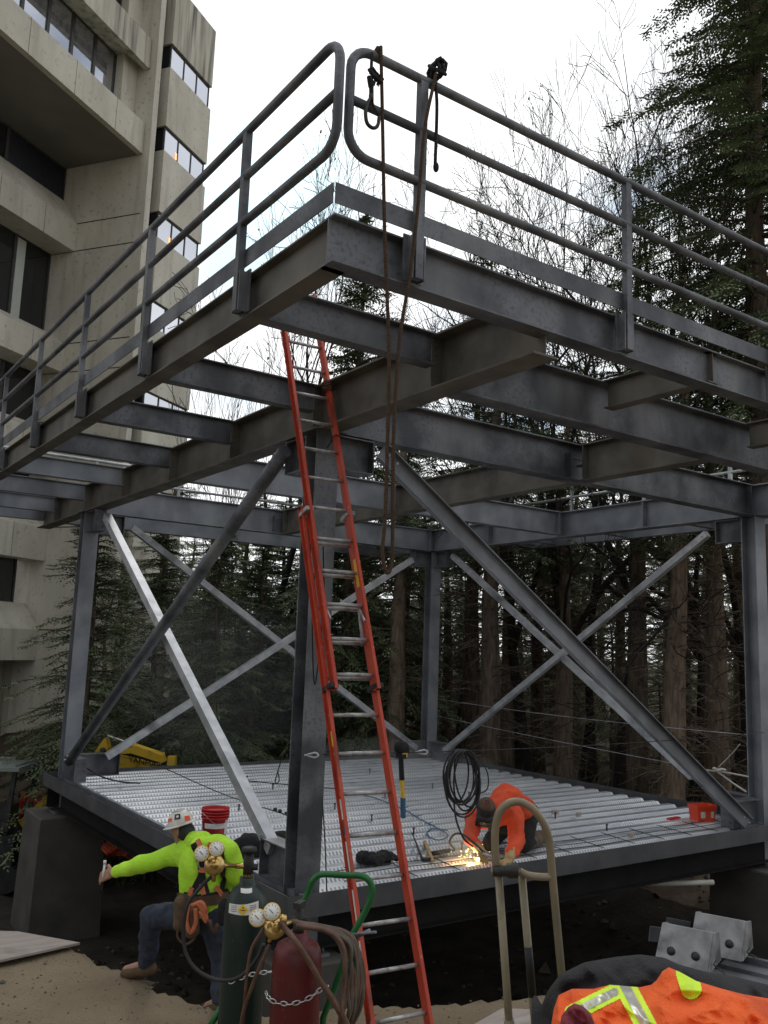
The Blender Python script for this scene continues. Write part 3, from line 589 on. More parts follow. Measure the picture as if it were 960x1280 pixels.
# ================================================================== concrete building
bd = V((math.sin(R_(55.9)), math.cos(R_(55.9)), 0)); bn = V((bd.y, -bd.x, 0)); b0 = V((CAM.x, CAM.y, 0))
def B(u_, v_, z): return b0+bd*u_+bn*v_+V((0, 0, z))
bld = thing('concrete_building', 'tall pale concrete office building with stepped floors and stacked bay tower', 'building', B(24, -25, -2.5))
RB = Matrix((bd, bn, V((0, 0, 1)))).transposed()
def bbox(m, u0, u1, v0, v1, z0, z1): m.box(B((u0+u1)/2, (v0+v1)/2, (z0+z1)/2), (abs(u1-u0), abs(v1-v0), abs(z1-z0)), RB)
def bprism(m, u0, u1, poly): # poly of (v,z)
    n = len(poly); m.add([B(u0, a, b) for a, b in poly]+[B(u1, a, b) for a, b in poly], [(i, (i+1) % n, n+(i+1) % n, n+i) for i in range(n)]+[tuple(range(n))[::-1], tuple(range(n, 2*n))])
UF = 26.98; U0 = 2
# fin wall and its pilaster strip
m = MB(); bbox(m, UF, UF+.36, -40, -21.2, -4, 31); part('end_wall', m, 'conc', bld)
m = MB()
for z in (6.35, 10.6, 12.6, 13.8, 17.75, 18.95, 2.4): bbox(m, UF-.006, UF+.01, -40, -21.19, z-.02, z+.02)
part('wall_joint', m, 'mach', bld)
m = MB(); bbox(m, UF-.02, UF+.3, -21.2, -20.98, -4, 31); part('pilaster', m, 'conc', bld)
m = MB(); m.tube([B(UF+.47, -21.25, -3), B(UF+.47, -21.25, 31)], .06, 8); part('downpipe', m, 'frame', bld)
# overhanging upper floors (bands at v=-21.3)
for z0 in (21.52, 25.27, 29.02):
    m = MB(); bprism(m, U0, UF-.02, [(-21.3, z0), (-21.3, z0+1.32), (-21.42, z0+1.34), (-22.15, z0+1.6), (-22.75, z0+1.62), (-22.75, z0+.25), (-21.55, z0+.25), (-21.55, z0)]); part('spandrel', m, 'conc' if z0 < 25 else 'conc_t', bld)
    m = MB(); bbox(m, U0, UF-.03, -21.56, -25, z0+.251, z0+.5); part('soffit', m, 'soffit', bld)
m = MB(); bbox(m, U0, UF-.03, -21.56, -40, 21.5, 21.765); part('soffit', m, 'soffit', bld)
def windows(u0, u1, step, v_, z0, z1, mat, light=None, blind=False):
    u_ = u1; k = 0
    while u_ > u0:
        a = max(u0, u_-step); f = MB()
        for (p, q) in ((a, a+.07), (u_-.07, u_)): bbox(f, p+.001, q-.001, v_-.06, v_+.06, z0, z1)
        bbox(f, a+.07, u_-.07, v_-.05, v_+.05, z0, z0+.06); bbox(f, a+.07, u_-.07, v_-.05, v_+.05, z1-.06, z1)
        fo_ = part('window', f, 'frame', bld); g_ = MB(); bbox(g_, a+.07, u_-.07, v_-.01, v_+.01, z0+.06, z1-.06)
        part('pane', g_, mat[k % len(mat)], fo_)
        if light == k: 
            l_ = MB(); bbox(l_, a+.5, u_-.25, v_+.014, v_+.03, z0+.42, z0+.56); part('ceiling_lamp', l_, 'lampy', fo_)
        if blind and k == 0:
            l_ = MB(); bbox(l_, a+.1, a+.55, v_+.014, v_+.03, z0+.1, z1-.1); part('blind', l_, 'blind', fo_)
        u_ -= step; k += 1
for z0, z1, v_ in ((21.5, 22.86, -21.3), (25.25, 26.61, -21.3), (17.73, 18.97, -24.3), (12.58, 13.77, -24.3), (8.8, 9.97, -24.3), (5.02, 6.32, -24.3)):
    for u_ in (25.2, 22.9, 20.6):
        m = MB(); bbox(m, u_-.012, u_+.012, v_-.02, v_+.003, z0, z1); part('wall_joint', m, 'soffit', bld)
windows(14, UF-.9, 1.25, -22.32, 21.52+1.62, 25.27+.25, ['glass'], 4); windows(14, UF-.9, 1.25, -22.32, 25.27+1.62, 29.02+.25, ['glass_d', 'glass'])
for z0, z1 in ((23.24, 25.5), (27, 29.3)): m = MB(); bbox(m, UF-.9, UF-.01, -22.75, -21.9, z0, z1); part('window_pier', m, 'conc', bld)
# recessed lower floors (bands at v=-24.3)
for z0, top, sl in ((17.75, 18.95, 1.15), (12.6, 13.75, .55), (8.82, 9.95, .5), (5.04, 6.3, .45), (1.25, 2.4, 1.0)):
    m = MB(); bprism(m, U0, UF-.005, [(-24.3, z0), (-24.3, top), (-25.1, top+sl), (-25.6, top+sl), (-25.6, z0)]); part('spandrel', m, 'conc', bld)
windows(12, UF-.02, 3.2, -25.15, 18.95+1.13, 21.5, ['navy', 'glass_d']); windows(12, UF-.05, 1.9, -25.5, 13.75+.52, 17.77, ['glass_d'], None, True)
windows(12, UF-.05, 1.9, -25.5, 9.95+.47, 12.62, ['glass_d', 'glass']); windows(12, UF-.05, 1.9, -25.5, 6.3+.42, 8.84, ['glass_d'], None, True); windows(12, UF-.6, 1.9, -25.15, 3.38, 5.06, ['glass_d'], None, False)
m = MB(); bbox(m, U0, UF-.01, -25.4, -40, -4, 1.27); part('base_wall', m, 'conc_d', bld)
# stair tower of stacked boxes with ribbon windows
TU0, TU1, TV = 27.78, 30.9, -20.9
m = MB(); bbox(m, TU0+.5, TU1-.35, -40, TV-.35, -4, 30); part('tower_core', m, 'conc_d', bld)
tops = [(25.8+.02, 27.05), (22.0, 23.2), (18.25, 19.45)]
zs = [(26.95, 29.75), (23.2, 25.85), (19.42, 22.1), (15.65, 18.3), (11.9, 14.55), (8.1, 10.8), (4.4, 7.05), (-3, 3.3)]
for i, (a, b) in enumerate(zs):
    m = MB(); bbox(m, TU0, TU1, TV-6, TV+.0, a, b); part('tower_box', m, 'conc_t' if i == 0 else 'conc', bld)
for i in range(len(zs)-1):
    z1, z0 = zs[i][0], zs[i+1][1]; f = MB(); nm = 4; u0, u1 = TU0+.1, TU1-.1
    for k in range(nm): uu = u0+(u1-u0)*k/(nm-1); bbox(f, uu-.025, uu+.025, TV-.16, TV-.08, z0, z1)
    bbox(f, u0, u1, TV-.15, TV-.085, z1-.05, z1-.003); bbox(f, u0, u1, TV-.15, TV-.085, z0+.003, z0+.04)
    fo_ = part('window', f, 'frame', bld); g_ = MB(); bbox(g_, u0, u1, TV-.13, TV-.11, z0+.002, z1-.002); part('pane', g_, 'glass', fo_)
    g_ = MB(); bbox(g_, u0-.0, u0+.02, TV-6, TV-.14, z0+.002, z1-.002); part('pane', g_, 'glass_d', fo_)
    g_ = MB(); bbox(g_, u1-.02, u1, TV-6, TV-.14, z0+.002, z1-.002); part('pane', g_, 'glass', fo_)
    if i in (1, 2, 4):
        l_ = MB(); bbox(l_, u0+.8, u0+.92, TV-.105, TV-.09, z0+.12, z0+.42); part('wall_lamp', l_, 'lampo', fo_)
m = MB(); bbox(m, TU0-.4, TU1+6, -40, TV-5, -4, 27); part('rear_block', m, 'conc_d', bld)
# ================================================================== trees
def conifer(seed, h, bare, rmax, tr, per=4, dz=.32, droop=.5, leaf=1., lean=0, dead=True):
    """returns (trunk builder, crown builder)"""
    rd = random.Random(seed); tk, cr = MB(), MB()
    wob = [V((rd.uniform(-.06, .06), rd.uniform(-.06, .06), 0)) for _ in range(9)]
    def axis(z): t = z/h*8; i = min(7, int(t)); return wob[i].lerp(wob[i+1], t-i)*(z/h*3)+V((lean*z/h*2, 0, z))
    n = 14; tk.tube([axis(h*k/n) for k in range(n+1)], [tr*(1.12 if k == 0 else 1)*(1-.93*k/n) for k in range(n+1)], 10)
    if dead:
        for _ in range(int(bare*26)):
            z = rd.uniform(.8, bare*1.1); a = rd.uniform(0, 6.283); L_ = rd.uniform(.3, 1.6); p = axis(z); d = V((math.cos(a), math.sin(a), rd.uniform(-.3, .25)))
            q = p+d*L_; tk.tube([p, p+d*L_*.5+V((0, 0, .04)), q+V((0, 0, -.15*L_))], [.018, .012, .004], 4)
            for _k in range(3): e = p.lerp(q, rd.uniform(.3, .9)); tk.tube([e, e+V((rd.uniform(-.4, .4), rd.uniform(-.4, .4), rd.uniform(-.3, .2)))*.8], [.007, .003], 3)
    z = bare
    while z < h*.985:
        t = (z-bare)/(h-bare); Lb = rmax*(1-t)**.75*(.55+.45*min(1, t*6))
        for k in range(per):
            if rd.random() < .12: continue
            a = rd.uniform(0, 6.283); L_ = Lb*rd.uniform(.55, 1.15)+.12; el = .28*t*2-.05-.12*(1-t)+rd.uniform(-.15, .15)
            d = V((math.cos(a)*math.cos(el), math.sin(a)*math.cos(el), math.sin(el))); p0 = axis(z+rd.uniform(-.1, .1)); side = V((-d.y, d.x, 0)).normalized()
            def bp(s): return p0+d*L_*s+V((0, 0, -droop*L_*s*s*.5+.1*L_*max(0, s-.75)))
            cr.tube([bp(0), bp(.35), bp(.7), bp(1)], [.016+.006*L_, .012+.004*L_, .008, .003], 4, mi=1)
            s = .12
            while s < 1:
                c = bp(s); tl = leaf*(.26+.32*(1-s))*min(1, L_*.6+.35)*rd.uniform(.7, 1.25)
                for sg in (-1, 1):
                    ang = rd.uniform(.7, 1.2); td = (d*math.cos(ang)+side*sg*math.sin(ang)+V((0, 0, rd.uniform(-.75, -.05)))).normalized()
                    up = V((rd.uniform(-.5, .5), rd.uniform(-.5, .5), 1)); w_ = td.cross(up).normalized()
                    e = c+td*tl; mi = 0 if rd.random() < .58 else 2
                    nb = max(3, int(tl/.075)); bl_ = .085*leaf
                    for q_ in range(nb):
                        b = c+td*tl*(q_/nb); fs_ = (1-.45*q_/nb)
                        for s2 in ((-1, 1) if q_ < nb-1 else (0,)):
                            dd = (td*(.75 if s2 else 1)+w_*s2*rd.uniform(.5, 1.)+V((0, 0, rd.uniform(-.45, .1)))).normalized(); x = dd.cross(up).normalized()*.021*leaf; ln_ = bl_*fs_*rd.uniform(.8, 1.5)
                            md = b+dd*ln_*.4; cr.add([b, md+x, b+dd*ln_, md-x], [(0, 1, 2, 3)], mi)
                s += (.115 if dead else .1)/max(.6, L_)*leaf**.5
            e = bp(1.0); cr.add([bp(.9), e+side*.03, e+d*.18*leaf+V((0, 0, -.05)), e-side*.03], [(0, 1, 2, 3)], 0)
        z += dz*rd.uniform(.7, 1.3)*(1 if t < .7 else .7)
    return tk, cr
def bare_tree(seed, h, tr, spread=.5, lev=5, upb=.35, leaves=60, first=.3, wide=.3):
    rd = random.Random(seed); tk, cr = MB(), MB(); tips = []
    def grow(p, d, L_, r, lv):
        pts = [p]; rs = [r]; q = p; dd = d
        for k in range(4):
            dd = (dd+V((rd.uniform(-.28, .28), rd.uniform(-.28, .28), rd.uniform(-.16, .2)+.03*upb))).normalized(); q = q+dd*L_/4; pts.append(q); rs.append(max(.009, r*(1-.11*(k+1))))
        (tk if lv < 2 else cr).tube(pts, rs, 7 if lv < 2 else (5 if lv < 4 else 3), caps=False)
        if lv >= lev: tips.append(q); return
        n = rd.choice((4, 5)) if lv == 0 else rd.choice((2, 3, 3))
        for k in range(n):
            a = rd.uniform(0, 6.283); sp = spread*rd.uniform(.6, 1.35); o = dd.orthogonal().normalized(); o2 = dd.cross(o)
            nd = (dd*math.cos(sp)+(o*math.cos(a)+o2*math.sin(a))*math.sin(sp)+V((0, 0, upb*.35))).normalized()
            i = rd.choice((2, 3, 4, 4)) if lv else rd.choice((2, 3, 4)); 
            grow(pts[i], nd, L_*rd.uniform(.5, .8)*(1.25 if lv == 0 else 1), rs[i]*rd.uniform(.5, .72), lv+1)
        grow(q, (dd+V((0, 0, .1))).normalized(), L_*.6, rs[-1]*.8, lv+1)
    grow(V((0, 0, 0)), V((rd.uniform(-.1, .1), rd.uniform(-.1, .1), 1)).normalized(), h*first, tr, 0)
    for _ in range(min(leaves, len(tips))):
        p = rd.choice(tips); a = V((rd.uniform(-1, 1), rd.uniform(-1, 1), rd.uniform(-1, .2)))*.06; b = a.orthogonal()*.6; cr.add([p, p+a*.5+b, p+a, p+a*.5-b], [(0, 1, 2, 3)], 1)
    zm = max(p.z for p in cr.v); rm = sorted(math.hypot(p.x, p.y) for p in cr.v)[int(len(cr.v)*.97)]; kz, kr = h/zm, h*wide/rm
    for b in (tk, cr):
        for p in b.v: f = min(1, max(0, p.z)/(h*.1)); p.z *= kz; p.x *= 1+(kr-1)*f; p.y *= 1+(kr-1)*f
    return tk, cr
def tmeshes(tk, cr, bark, mats): return tk.mesh('trunk', bark), cr.mesh('crown', mats)
PR = {}
PR['tall'] = tmeshes(*conifer(1, 15, 6.6, 2.7, .27, 4, .34, .45), 'bark', ['need', 'bark', 'need2'])
PR['tallb'] = tmeshes(*conifer(2, 15, 7.6, 2.4, .3, 4, .36, .5), 'bark_l', ['need', 'bark_l', 'need2'])
PR['full'] = tmeshes(*conifer(3, 10, .5, 2.6, .17, 6, .25, .55, 1.05, dead=False), 'bark', ['need', 'bark', 'need2'])
PR['open'] = tmeshes(*conifer(4, 9, .6, 2.3, .14, 4, .36, .4, .95, dead=False), 'bark', ['need2', 'bark', 'need3'])
PR['cedar'] = tmeshes(*conifer(5, 25, 8.2, 4.5, .34, 7, .36, .95, 1.2), 'bark', ['need', 'bark', 'need2'])
PR['near'] = tmeshes(*conifer(6, 8, .3, 2.5, .13, 6, .2, .85, .9, dead=False), 'bark', ['need', 'bark', 'need'])
PR['bare'] = tmeshes(*bare_tree(11, 15.5, .27, .8, 5, .14, 160, .45, .36), 'bark_d', ['bark_d', 'leafy'])
PR['bareb'] = tmeshes(*bare_tree(15, 12.5, .2, .66, 5, .2, 90, .45, .28), 'bark_d', ['bark_d', 'leafy'])
PR['twig'] = tmeshes(*bare_tree(19, 9.5, .09, .5, 4, .3, 30, .38, .24), 'bark_d', ['bark_d', 'leafy'])
def tree(kind, x, y, sc, rz, name, label, grp, z=None, szz=None):
    th = thing(name, label, 'tree', (x, y, (gz(x, y, False)-.1) if z is None else z), grp); th.rotation_euler.z = rz; th.scale = (sc, sc, szz or sc)
    for n_, me in zip(('trunk', 'crown'), PR[kind]): link(n_, me, th)
    return th
def at(px, d): p = dep(px, 820, d); return p.x, p.y
rd = random.Random(21); GT = 'trees crowded in the wood behind the platform'
L1 = 'dark conifer among many in the wood behind the steel platform'
spec = [('tall', 613, 19, 1.0, 'thick dark conifer trunk just right of the far steel column'), ('tallb', 497, 20, .85, 'brown trunked conifer just left of the far steel column'), ('tallb', 636, 23, .85, 'brown trunked conifer behind the long front brace, right of a thicker dark trunk'),
        ('tall', 797, 19, 1.05, 'thick dark conifer trunk left of the leaning brown trunk'), ('tallb', 834, 17.5, .9, 'textured brown trunk standing behind the crossing of the right bay, leaning left'), ('tallb', 894, 18, .95, 'straight brown conifer trunk just left of the right steel column')]
for k, px, d, sc, lb in spec:
    x, y = at(px, d); t_ = tree(k, x, y, sc, rd.uniform(0, 6), 'conifer_tree', lb, None, szz=sc*.85)
    if px == 834: t_.rotation_euler.x = R_(2); t_.rotation_euler.y = R_(-2.2)
spots = []
def ok(x, y, r): return all((x-a)**2+(y-b)**2 > r*r for a, b in spots)
kinds = ['tall', 'tallb', 'full', 'open', 'tall', 'full']
for (px, d) in ((672, 25), (692, 30), (775, 25), (720, 34), (740, 28), (860, 27), (925, 24), (957, 29), (1000, 21), (560, 27), (575, 34), (455, 24), (430, 29), (345, 24), (322, 28), (300, 21), (262, 27), (385, 30), (360, 36), (470, 36), (530, 40), (650, 38), (800, 38), (880, 36), (985, 38), (1040, 26), (1090, 31), (230, 33), (280, 36), (410, 22), (1060, 19), (320, 19.5), (705, 21)):
    x, y = at(px, d); spots.append((x, y)); k = rd.choice(kinds) if (d > 26 or px < 560) else rd.choice(['tall', 'tallb']); sc = rd.uniform(.75, 1.0); s2 = sc*(.82 if px > 560 else .62)*(1.25 if k in ('full', 'open') else 1)
    tree(k, x, y, sc, rd.uniform(0, 6.28), 'conifer_tree', L1, GT, szz=s2)
n = 0
while n < 34:
    px, d = rd.uniform(130, 1120), rd.uniform(21, 46); x, y = at(px, d)
    if not ok(x, y, 1.9): continue
    spots.append((x, y)); n += 1; k = rd.choice(['tall', 'tallb', 'full', 'full', 'open']) if (d > 27 or px < 560) else rd.choice(['tall', 'tallb']); sc = rd.uniform(.75, 1.05)
    tree(k, x, y, sc, rd.uniform(0, 6.28), 'conifer_tree', L1, GT, szz=sc*((.85 if px > 540 else .6)*(1.2 if k in ('full', 'open') else 1)))
# young understory firs
n = 0
while n < 26:
    px, d = rd.uniform(140, 1050), rd.uniform(18, 34); d = d if px < 540 else max(d, 23.5); x, y = at(px, d)
    if not ok(x, y, 1.4) or x < -2: continue
    spots.append((x, y)); n += 1; sc = rd.uniform(.35, .7)
    tree(rd.choice(['full', 'open']), x, y, sc, rd.uniform(0, 6.28), 'young_fir', 'low young fir filling the understory between the trunks', 'young firs under the wood', szz=sc)
x, y = at(432, 21); tree('full', x, y, 1.1, 1, 'conifer_tree', 'bushy conifer whose pointed top shows through the roof corner behind the ladder', None, szz=1.5)
x, y = at(505, 24); tree('full', x, y, .8, 2, 'conifer_tree', 'smaller bushy conifer showing between the hanging rope strands', None, szz=1.12)
x, y = at(962, 17); tree('cedar', x, y, 1.0, .6, 'conifer_tree', 'very tall drooping conifer rising above the right guardrail out of the picture', None)
x, y = at(1045, 21); tree('cedar', x, y, 1.0, 2.6, 'conifer_tree', 'tall conifer standing past the right edge of the picture', None)
x, y = at(100, 17.2); tree('near', x+.2, y, .92, 2.2, 'conifer_tree', 'dark conifer with drooping sprays against the concrete wall, left column before it', None, z=-2.2)
x, y = at(196, 19.5); tree('near', x, y, .9, .4, 'conifer_tree', 'dark conifer behind the two left braces', None, z=-2.2)
x, y = at(268, 18); tree('near', x, y, .85, 3.4, 'conifer_tree', 'dark conifer behind the crossing of the left braces', None, z=-2.2)
for (k, px, d, sc, rz, lb) in (('bare', 780, 20.5, 1.4, .5, 'tall bare deciduous tree spreading above the second post of the right guardrail'), ('bareb', 705, 21, 1.5, 2, 'bare deciduous tree left of the tallest bare tree'), ('bare', 655, 23, 1.15, 3.7, 'bare deciduous tree with long sideways limbs above the girder end'), ('bareb', 868, 20, 1.5, 1.1, 'bare tree with a slanting trunk before the tall drooping conifer'),
                                ('bareb', 345, 22, 1.5, 4, 'thin bare tree showing blue sky between the left guardrail rails'), ('twig', 290, 23, 1.5, 5, 'thin bare tree between the first and second roof joist'), ('bareb', 735, 24, 1.55, 5, 'bare tree half hidden behind other bare trees'), ('twig', 575, 24, 1.55, .3, 'twiggy bare tree behind the hanging rope'), ('twig', 262, 22, 1.2, 2, 'twiggy bare shrub tree before the bay tower'), ('bareb', 915, 22, 1.55, .2, 'bare tree tangled in the tall drooping conifer')):
    x, y = at(px, d); tree(k, x, y, sc, rz, 'bare_tree', lb, None)
# far wood
m = MB(); rd = random.Random(5)
for _ in range(9000):
    d = rd.uniform(50, 64); px = rd.uniform(60, 1350); p = dep(px, 820, d); top = (8.5 if px < 600 else 11.5)+3*mnoise.noise(V((px*.012, 0, 0)))
    p.z = rd.uniform(-2, top); L_ = rd.uniform(.5, 1.3); a = V((rd.uniform(-1, 1), rd.uniform(-1, 1), rd.uniform(-1.2, .1))).normalized()*L_; b = a.orthogonal().normalized()*.16*L_
    m.add([p, p+a*.5+b, p+a, p+a*.5-b], [(0, 1, 2, 3)], 0 if rd.random() < .7 else 1)
fw = link('distant_wood', m.mesh('distant_wood', ['need2', 'need3'])); fw['kind'] = 'stuff'; tag(fw, 'dim green wood beyond the nearer tree trunks', 'woodland')
# dead grass and brush specks under the trees
m = MB()
for _ in range(4200):
    px, d = rd.uniform(150, 1020), rd.uniform(15.5, 34); x, y = at(px, d); 
    if x < W+1.2 and y < D+1.4: continue
    z = gz(x, y, False); L_ = rd.uniform(.3, 1.2); a = V((rd.uniform(-.6, .6), rd.uniform(-.6, .6), 1)).normalized()*L_; b = a.orthogonal().normalized()*.03
    m.add([V((x, y, z))-b, V((x, y, z))+b, V((x, y, z))+a], [(0, 1, 2)], 0 if rd.random() < .6 else 1)
fw = link('undergrowth', m.mesh('undergrowth', ['need3', 'leafy'])); fw['kind'] = 'stuff'; tag(fw, 'rough brush growing between the tree trunks', 'undergrowth')
# ================================================================== people
from mathutils.bvhtree import BVHTree
def head(m, c, fd, up, s=1.):
    c, fd, up = V(c), V(fd).normalized(), V(up).normalized(); sd_ = fd.cross(up).normalized(); up = sd_.cross(fd); rot = Matrix((sd_, fd, up)).transposed()
    m.ell(c, V((.074, .094, .105))*s, rot, 18, 12); m.cap(c+fd*.035*s-up*.055*s, .06*s, c+fd*.06*s-up*.085*s, .036*s)
    m.cap(c+fd*.092*s+up*.012*s, .010*s, c+fd*.112*s-up*.025*s, .015*s)                       # nose
    m.cap(c+fd*.083*s-up*.058*s-sd_*.02*s, .010*s, c+fd*.083*s-up*.058*s+sd_*.02*s, .010*s)    # lips
    m.cap(c+fd*.083*s+up*.03*s-sd_*.045*s, .012*s, c+fd*.083*s+up*.03*s+sd_*.045*s, .012*s)    # brow
    for q in (-1, 1): m.ell(c+sd_*q*.078*s-up*.012*s-fd*.008*s, V((.012, .022, .034))*s, rot)
    return sd_, fd, up, rot
def hand(m, wr, d, pn, thumb, curl=.5, s=1.):
    """palm from wrist along d, palm facing pn, thumb towards +thumb"""
    wr, d, pn = V(wr), V(d).normalized(), V(pn).normalized(); t = V(thumb).normalized()
    for k in range(4): b = wr+t*(.03-.02*k)*s; m.cap(wr+t*(.018-.012*k)*s, .017*s, b+d*.082*s, .0125*s)
    for k, l in enumerate((.072, .08, .075, .058)):
        b = wr+t*(.03-.02*k)*s+d*.085*s; a = curl*.8; p1 = b+(d*math.cos(a)+pn*math.sin(a))*l*.45*s; a *= 2.1; p2 = p1+(d*math.cos(a)+pn*math.sin(a))*l*.32*s; a *= 1.3; p3 = p2+(d*math.cos(a)+pn*math.sin(a))*l*.25*s
        m.cap(b, .0105*s, p1, .0095*s); m.cap(p1, .0095*s, p2, .0085*s); m.cap(p2, .0085*s, p3, .0075*s)
    b = wr+t*.03*s+d*.02*s; p1 = b+(t*.75+d*.6+pn*.35).normalized()*.045*s; p2 = p1+(t*.25+d*.8+pn*.55).normalized()*.035*s; m.cap(b, .014*s, p1, .012*s); m.cap(p1, .012*s, p2, .009*s)
def onto(bvh, u, v, off=.012):
    r = ray(u, v).normalized(); h = bvh.ray_cast(CAM, r)
    return (h[0]+h[1]*off, h[1]) if h[0] is not None else (None, None)
def bvh_of(*obs):
    vs, fs = [], []
    for o in obs:
        b = len(vs); l = wloc(o); vs += [v.co+l for v in o.data.vertices]; fs += [[i+b for i in p.vertices] for p in o.data.polygons]
    return BVHTree.FromPolygons(vs, fs)
def strap(m, bvh, pts, wd, off=.012, mi=0, th=.006):
    q = []
    for (a, b) in zip(pts, pts[1:]):
        for k in range(5): q.append((a[0]+(b[0]-a[0])*k/5, a[1]+(b[1]-a[1])*k/5))
    q.append(pts[-1]); P = [onto(bvh, *x, off) for x in q]; P = [p for p in P if p[0] is not None]
    vs = []; 
    for i, (p, n) in enumerate(P):
        t = (P[min(i+1, len(P)-1)][0]-P[max(i-1, 0)][0]).normalized(); x = t.cross(n).normalized()*wd/2
        vs += [p-x, p+x, p+x+n*th, p-x+n*th]
    fs = [(4*i+k, 4*i+(k+1) % 4, 4*i+4+(k+1) % 4, 4*i+4+k) for i in range(len(P)-1) for k in range(4)]
    if len(P) > 1: m.add(vs, fs+[(3, 2, 1, 0), tuple(len(vs)-4+k for k in range(4))], mi)
# ---- worker in the lime hoodie
p1 = thing('person', 'worker in lime hoodie, white hard hat and orange harness stepping down, reaching left arm out', 'person', dep(225, 1240, 7.0))
hipc = dep(255, 1138, 6.9); chest = dep(255, 1080, 6.92); neck = dep(246, 1052, 6.95); hc = dep(227, 1036, 7.0)
ls, le, lw = dep(229, 1066, 7.02), dep(182, 1079, 7.14), dep(140, 1091, 7.24); rs, re, rw = dep(283, 1064, 6.78), dep(297, 1096, 6.86), dep(276, 1112, 7.1)
lh, lk, la, lt = dep(246, 1143, 6.97), dep(189, 1145, 7.16), dep(184, 1205, 7.22), dep(158, 1217, 7.3)
rh_, rk, ra, rt = dep(266, 1146, 6.83), dep(276, 1198, 6.86), dep(275, 1252, 6.72), dep(258, 1264, 6.84)
fwd = V((CF.x, CF.y, 0)).normalized(); lft = -V((CR.x, CR.y, 0)).normalized(); upz = V((0, 0, 1))
fd1 = lft*.86+fwd*.45-upz*.3
m = MB(); sdv, fdv, upv, rot1 = head(m, hc, fd1, upz+lft*.28, .92); m.cap(neck, .06, hc-upv*.05-fdv*.02, .055)
m.cap(chest, .12, hipc, .12); m.cap(chest+upz*.08, .11, neck, .07); m.cap(ls, .06, rs, .06)
for a, b, c in ((ls, le, lw), (rs, re, rw)): m.cap(a, .055, b, .042); m.cap(b, .042, c, .029)
for a, b, c in ((lh, lk, la), (rh_, rk, ra)): m.cap(a, .08, b, .055); m.cap(b, .055, c, .04)
m.cap(la, .04, lt+upz*.03, .035); m.cap(ra, .04, rt+upz*.03, .035)
hd = (lw-le).normalized(); hand(m, lw, hd+V((0, 0, -.05)), -upz*.6+fwd*.8, upz*.8+fwd*.2, .75, 1.15); hand(m, rw, (rw-re), -upz, -lft, .6)
body = fuse('body', m, 'skin', p1, .0065, 3)
m = MB(); m.cap(chest+lft*.02, .18, hipc+upz*.08, .178); m.cap(dep(238, 1067, 6.98), .13, dep(274, 1067, 6.86), .13); m.cap(hipc+upz*.06, .168, hipc+upz*.10, .17)
m.cap(ls, .088, le, .068); m.cap(le, .068, lw.lerp(le, .16), .052); m.cap(rs, .088, re, .07); m.cap(re, .07, rw, .05); m.cap(dep(252, 1052, 6.85), .075, dep(238, 1052, 7.0), .07); m.ell(dep(254, 1056, 6.80), (.11, .09, .06))
hood = fuse('hoodie', m, 'hiviz', p1, .0095, 3, .02, 6.5)
m = MB(); m.cap(hipc-upz*.02, .15, hipc+upz*.06, .15); m.cap(lh, .115, lk, .085); m.cap(lk, .085, la+upz*.02, .068); m.cap(rh_, .11, rk, .085); m.cap(rk, .085, ra+upz*.02, .066); m.cap(lh, .12, rh_, .12)
jeans = fuse('jeans', m, 'denim', p1, .0095, 3, .02, 9)
for a, t in ((la, lt), (ra, rt)):
    m = MB(); m.cap(a+upz*.03, .062, a-upz*.03, .06); m.cap(a-upz*.045, .055, t, .048); m.cap(a-upz*.055-(t-a).normalized()*.05, .05, t-upz*.004, .045); bt_ = fuse('boot', m, 'boot', p1, .008, 3, .006); m = MB(); dq = (t-a); dq.z = 0; dq.normalize(); zq = t.z-.05; m.bar(V((a.x, a.y, zq))-dq*.06, V((t.x, t.y, zq))+dq*.045, .116, .03); part('sole', m, 'sole', bt_); m = MB(); m.cap(a+upz*.035, .066, a+upz*.06, .067); fuse('cuff', m, 'sole', bt_, .01, 2)
# hard hat
m = MB(); hatc = hc+upv*.035-fdv*.008
HS = .76; prof = [(.132, 0), (.13, .02), (.12, .06), (.1, .095), (.066, .118), (.03, .128), (.001, .13)]
m2 = MB(); m2.lathe(prof, (0, 0, 0), (0, 0, 1), 28); m2.lathe([(.12, .004), (.158, -.004), (.16, .002), (.122, .014)], (0, 0, 0), (0, 0, 1), 28)
def hatmap(p, vis=.03):
    y = p.y*1.12+(vis if (p.y > .1 and p.z < .016) else 0); return hatc+(sdv*p.x+fdv*y+upv*p.z*1.1)*HS
m.v = [hatmap(p) for p in m2.v]; m.f, m.mi, m.sm = m2.f, m2.mi, m2.sm
for k in (-.03, 0, .03): m.tube([hatmap(V((k, .09*math.cos(t), .045+.088*math.sin(t)))) for t in [i*math.pi/10 for i in range(1, 10)]], .008, 6)
hat = part('hard_hat', m, 'hat', p1); bv = bvh_of(hat)
for (u_, v_, w_, mt) in ((222, 1021, .05, 'ink'), (234, 1023, .045, 'redor'), (213, 1025, .03, 'redor'), (222, 1021, .02, 'white')):
    m = MB(); strap(m, bv, [(u_-w_*70, v_+.5), (u_+w_*70, v_-.5)], w_*.85, .003 if mt != 'white' else .006, th=.001); part('sticker', m, mt, hat)
m = MB(); m.ell(hc-fdv*.035-upv*.03, (.076, .07, .08), rot1); fuse('hair', m, 'black', p1, .01, 3, .006, 30)
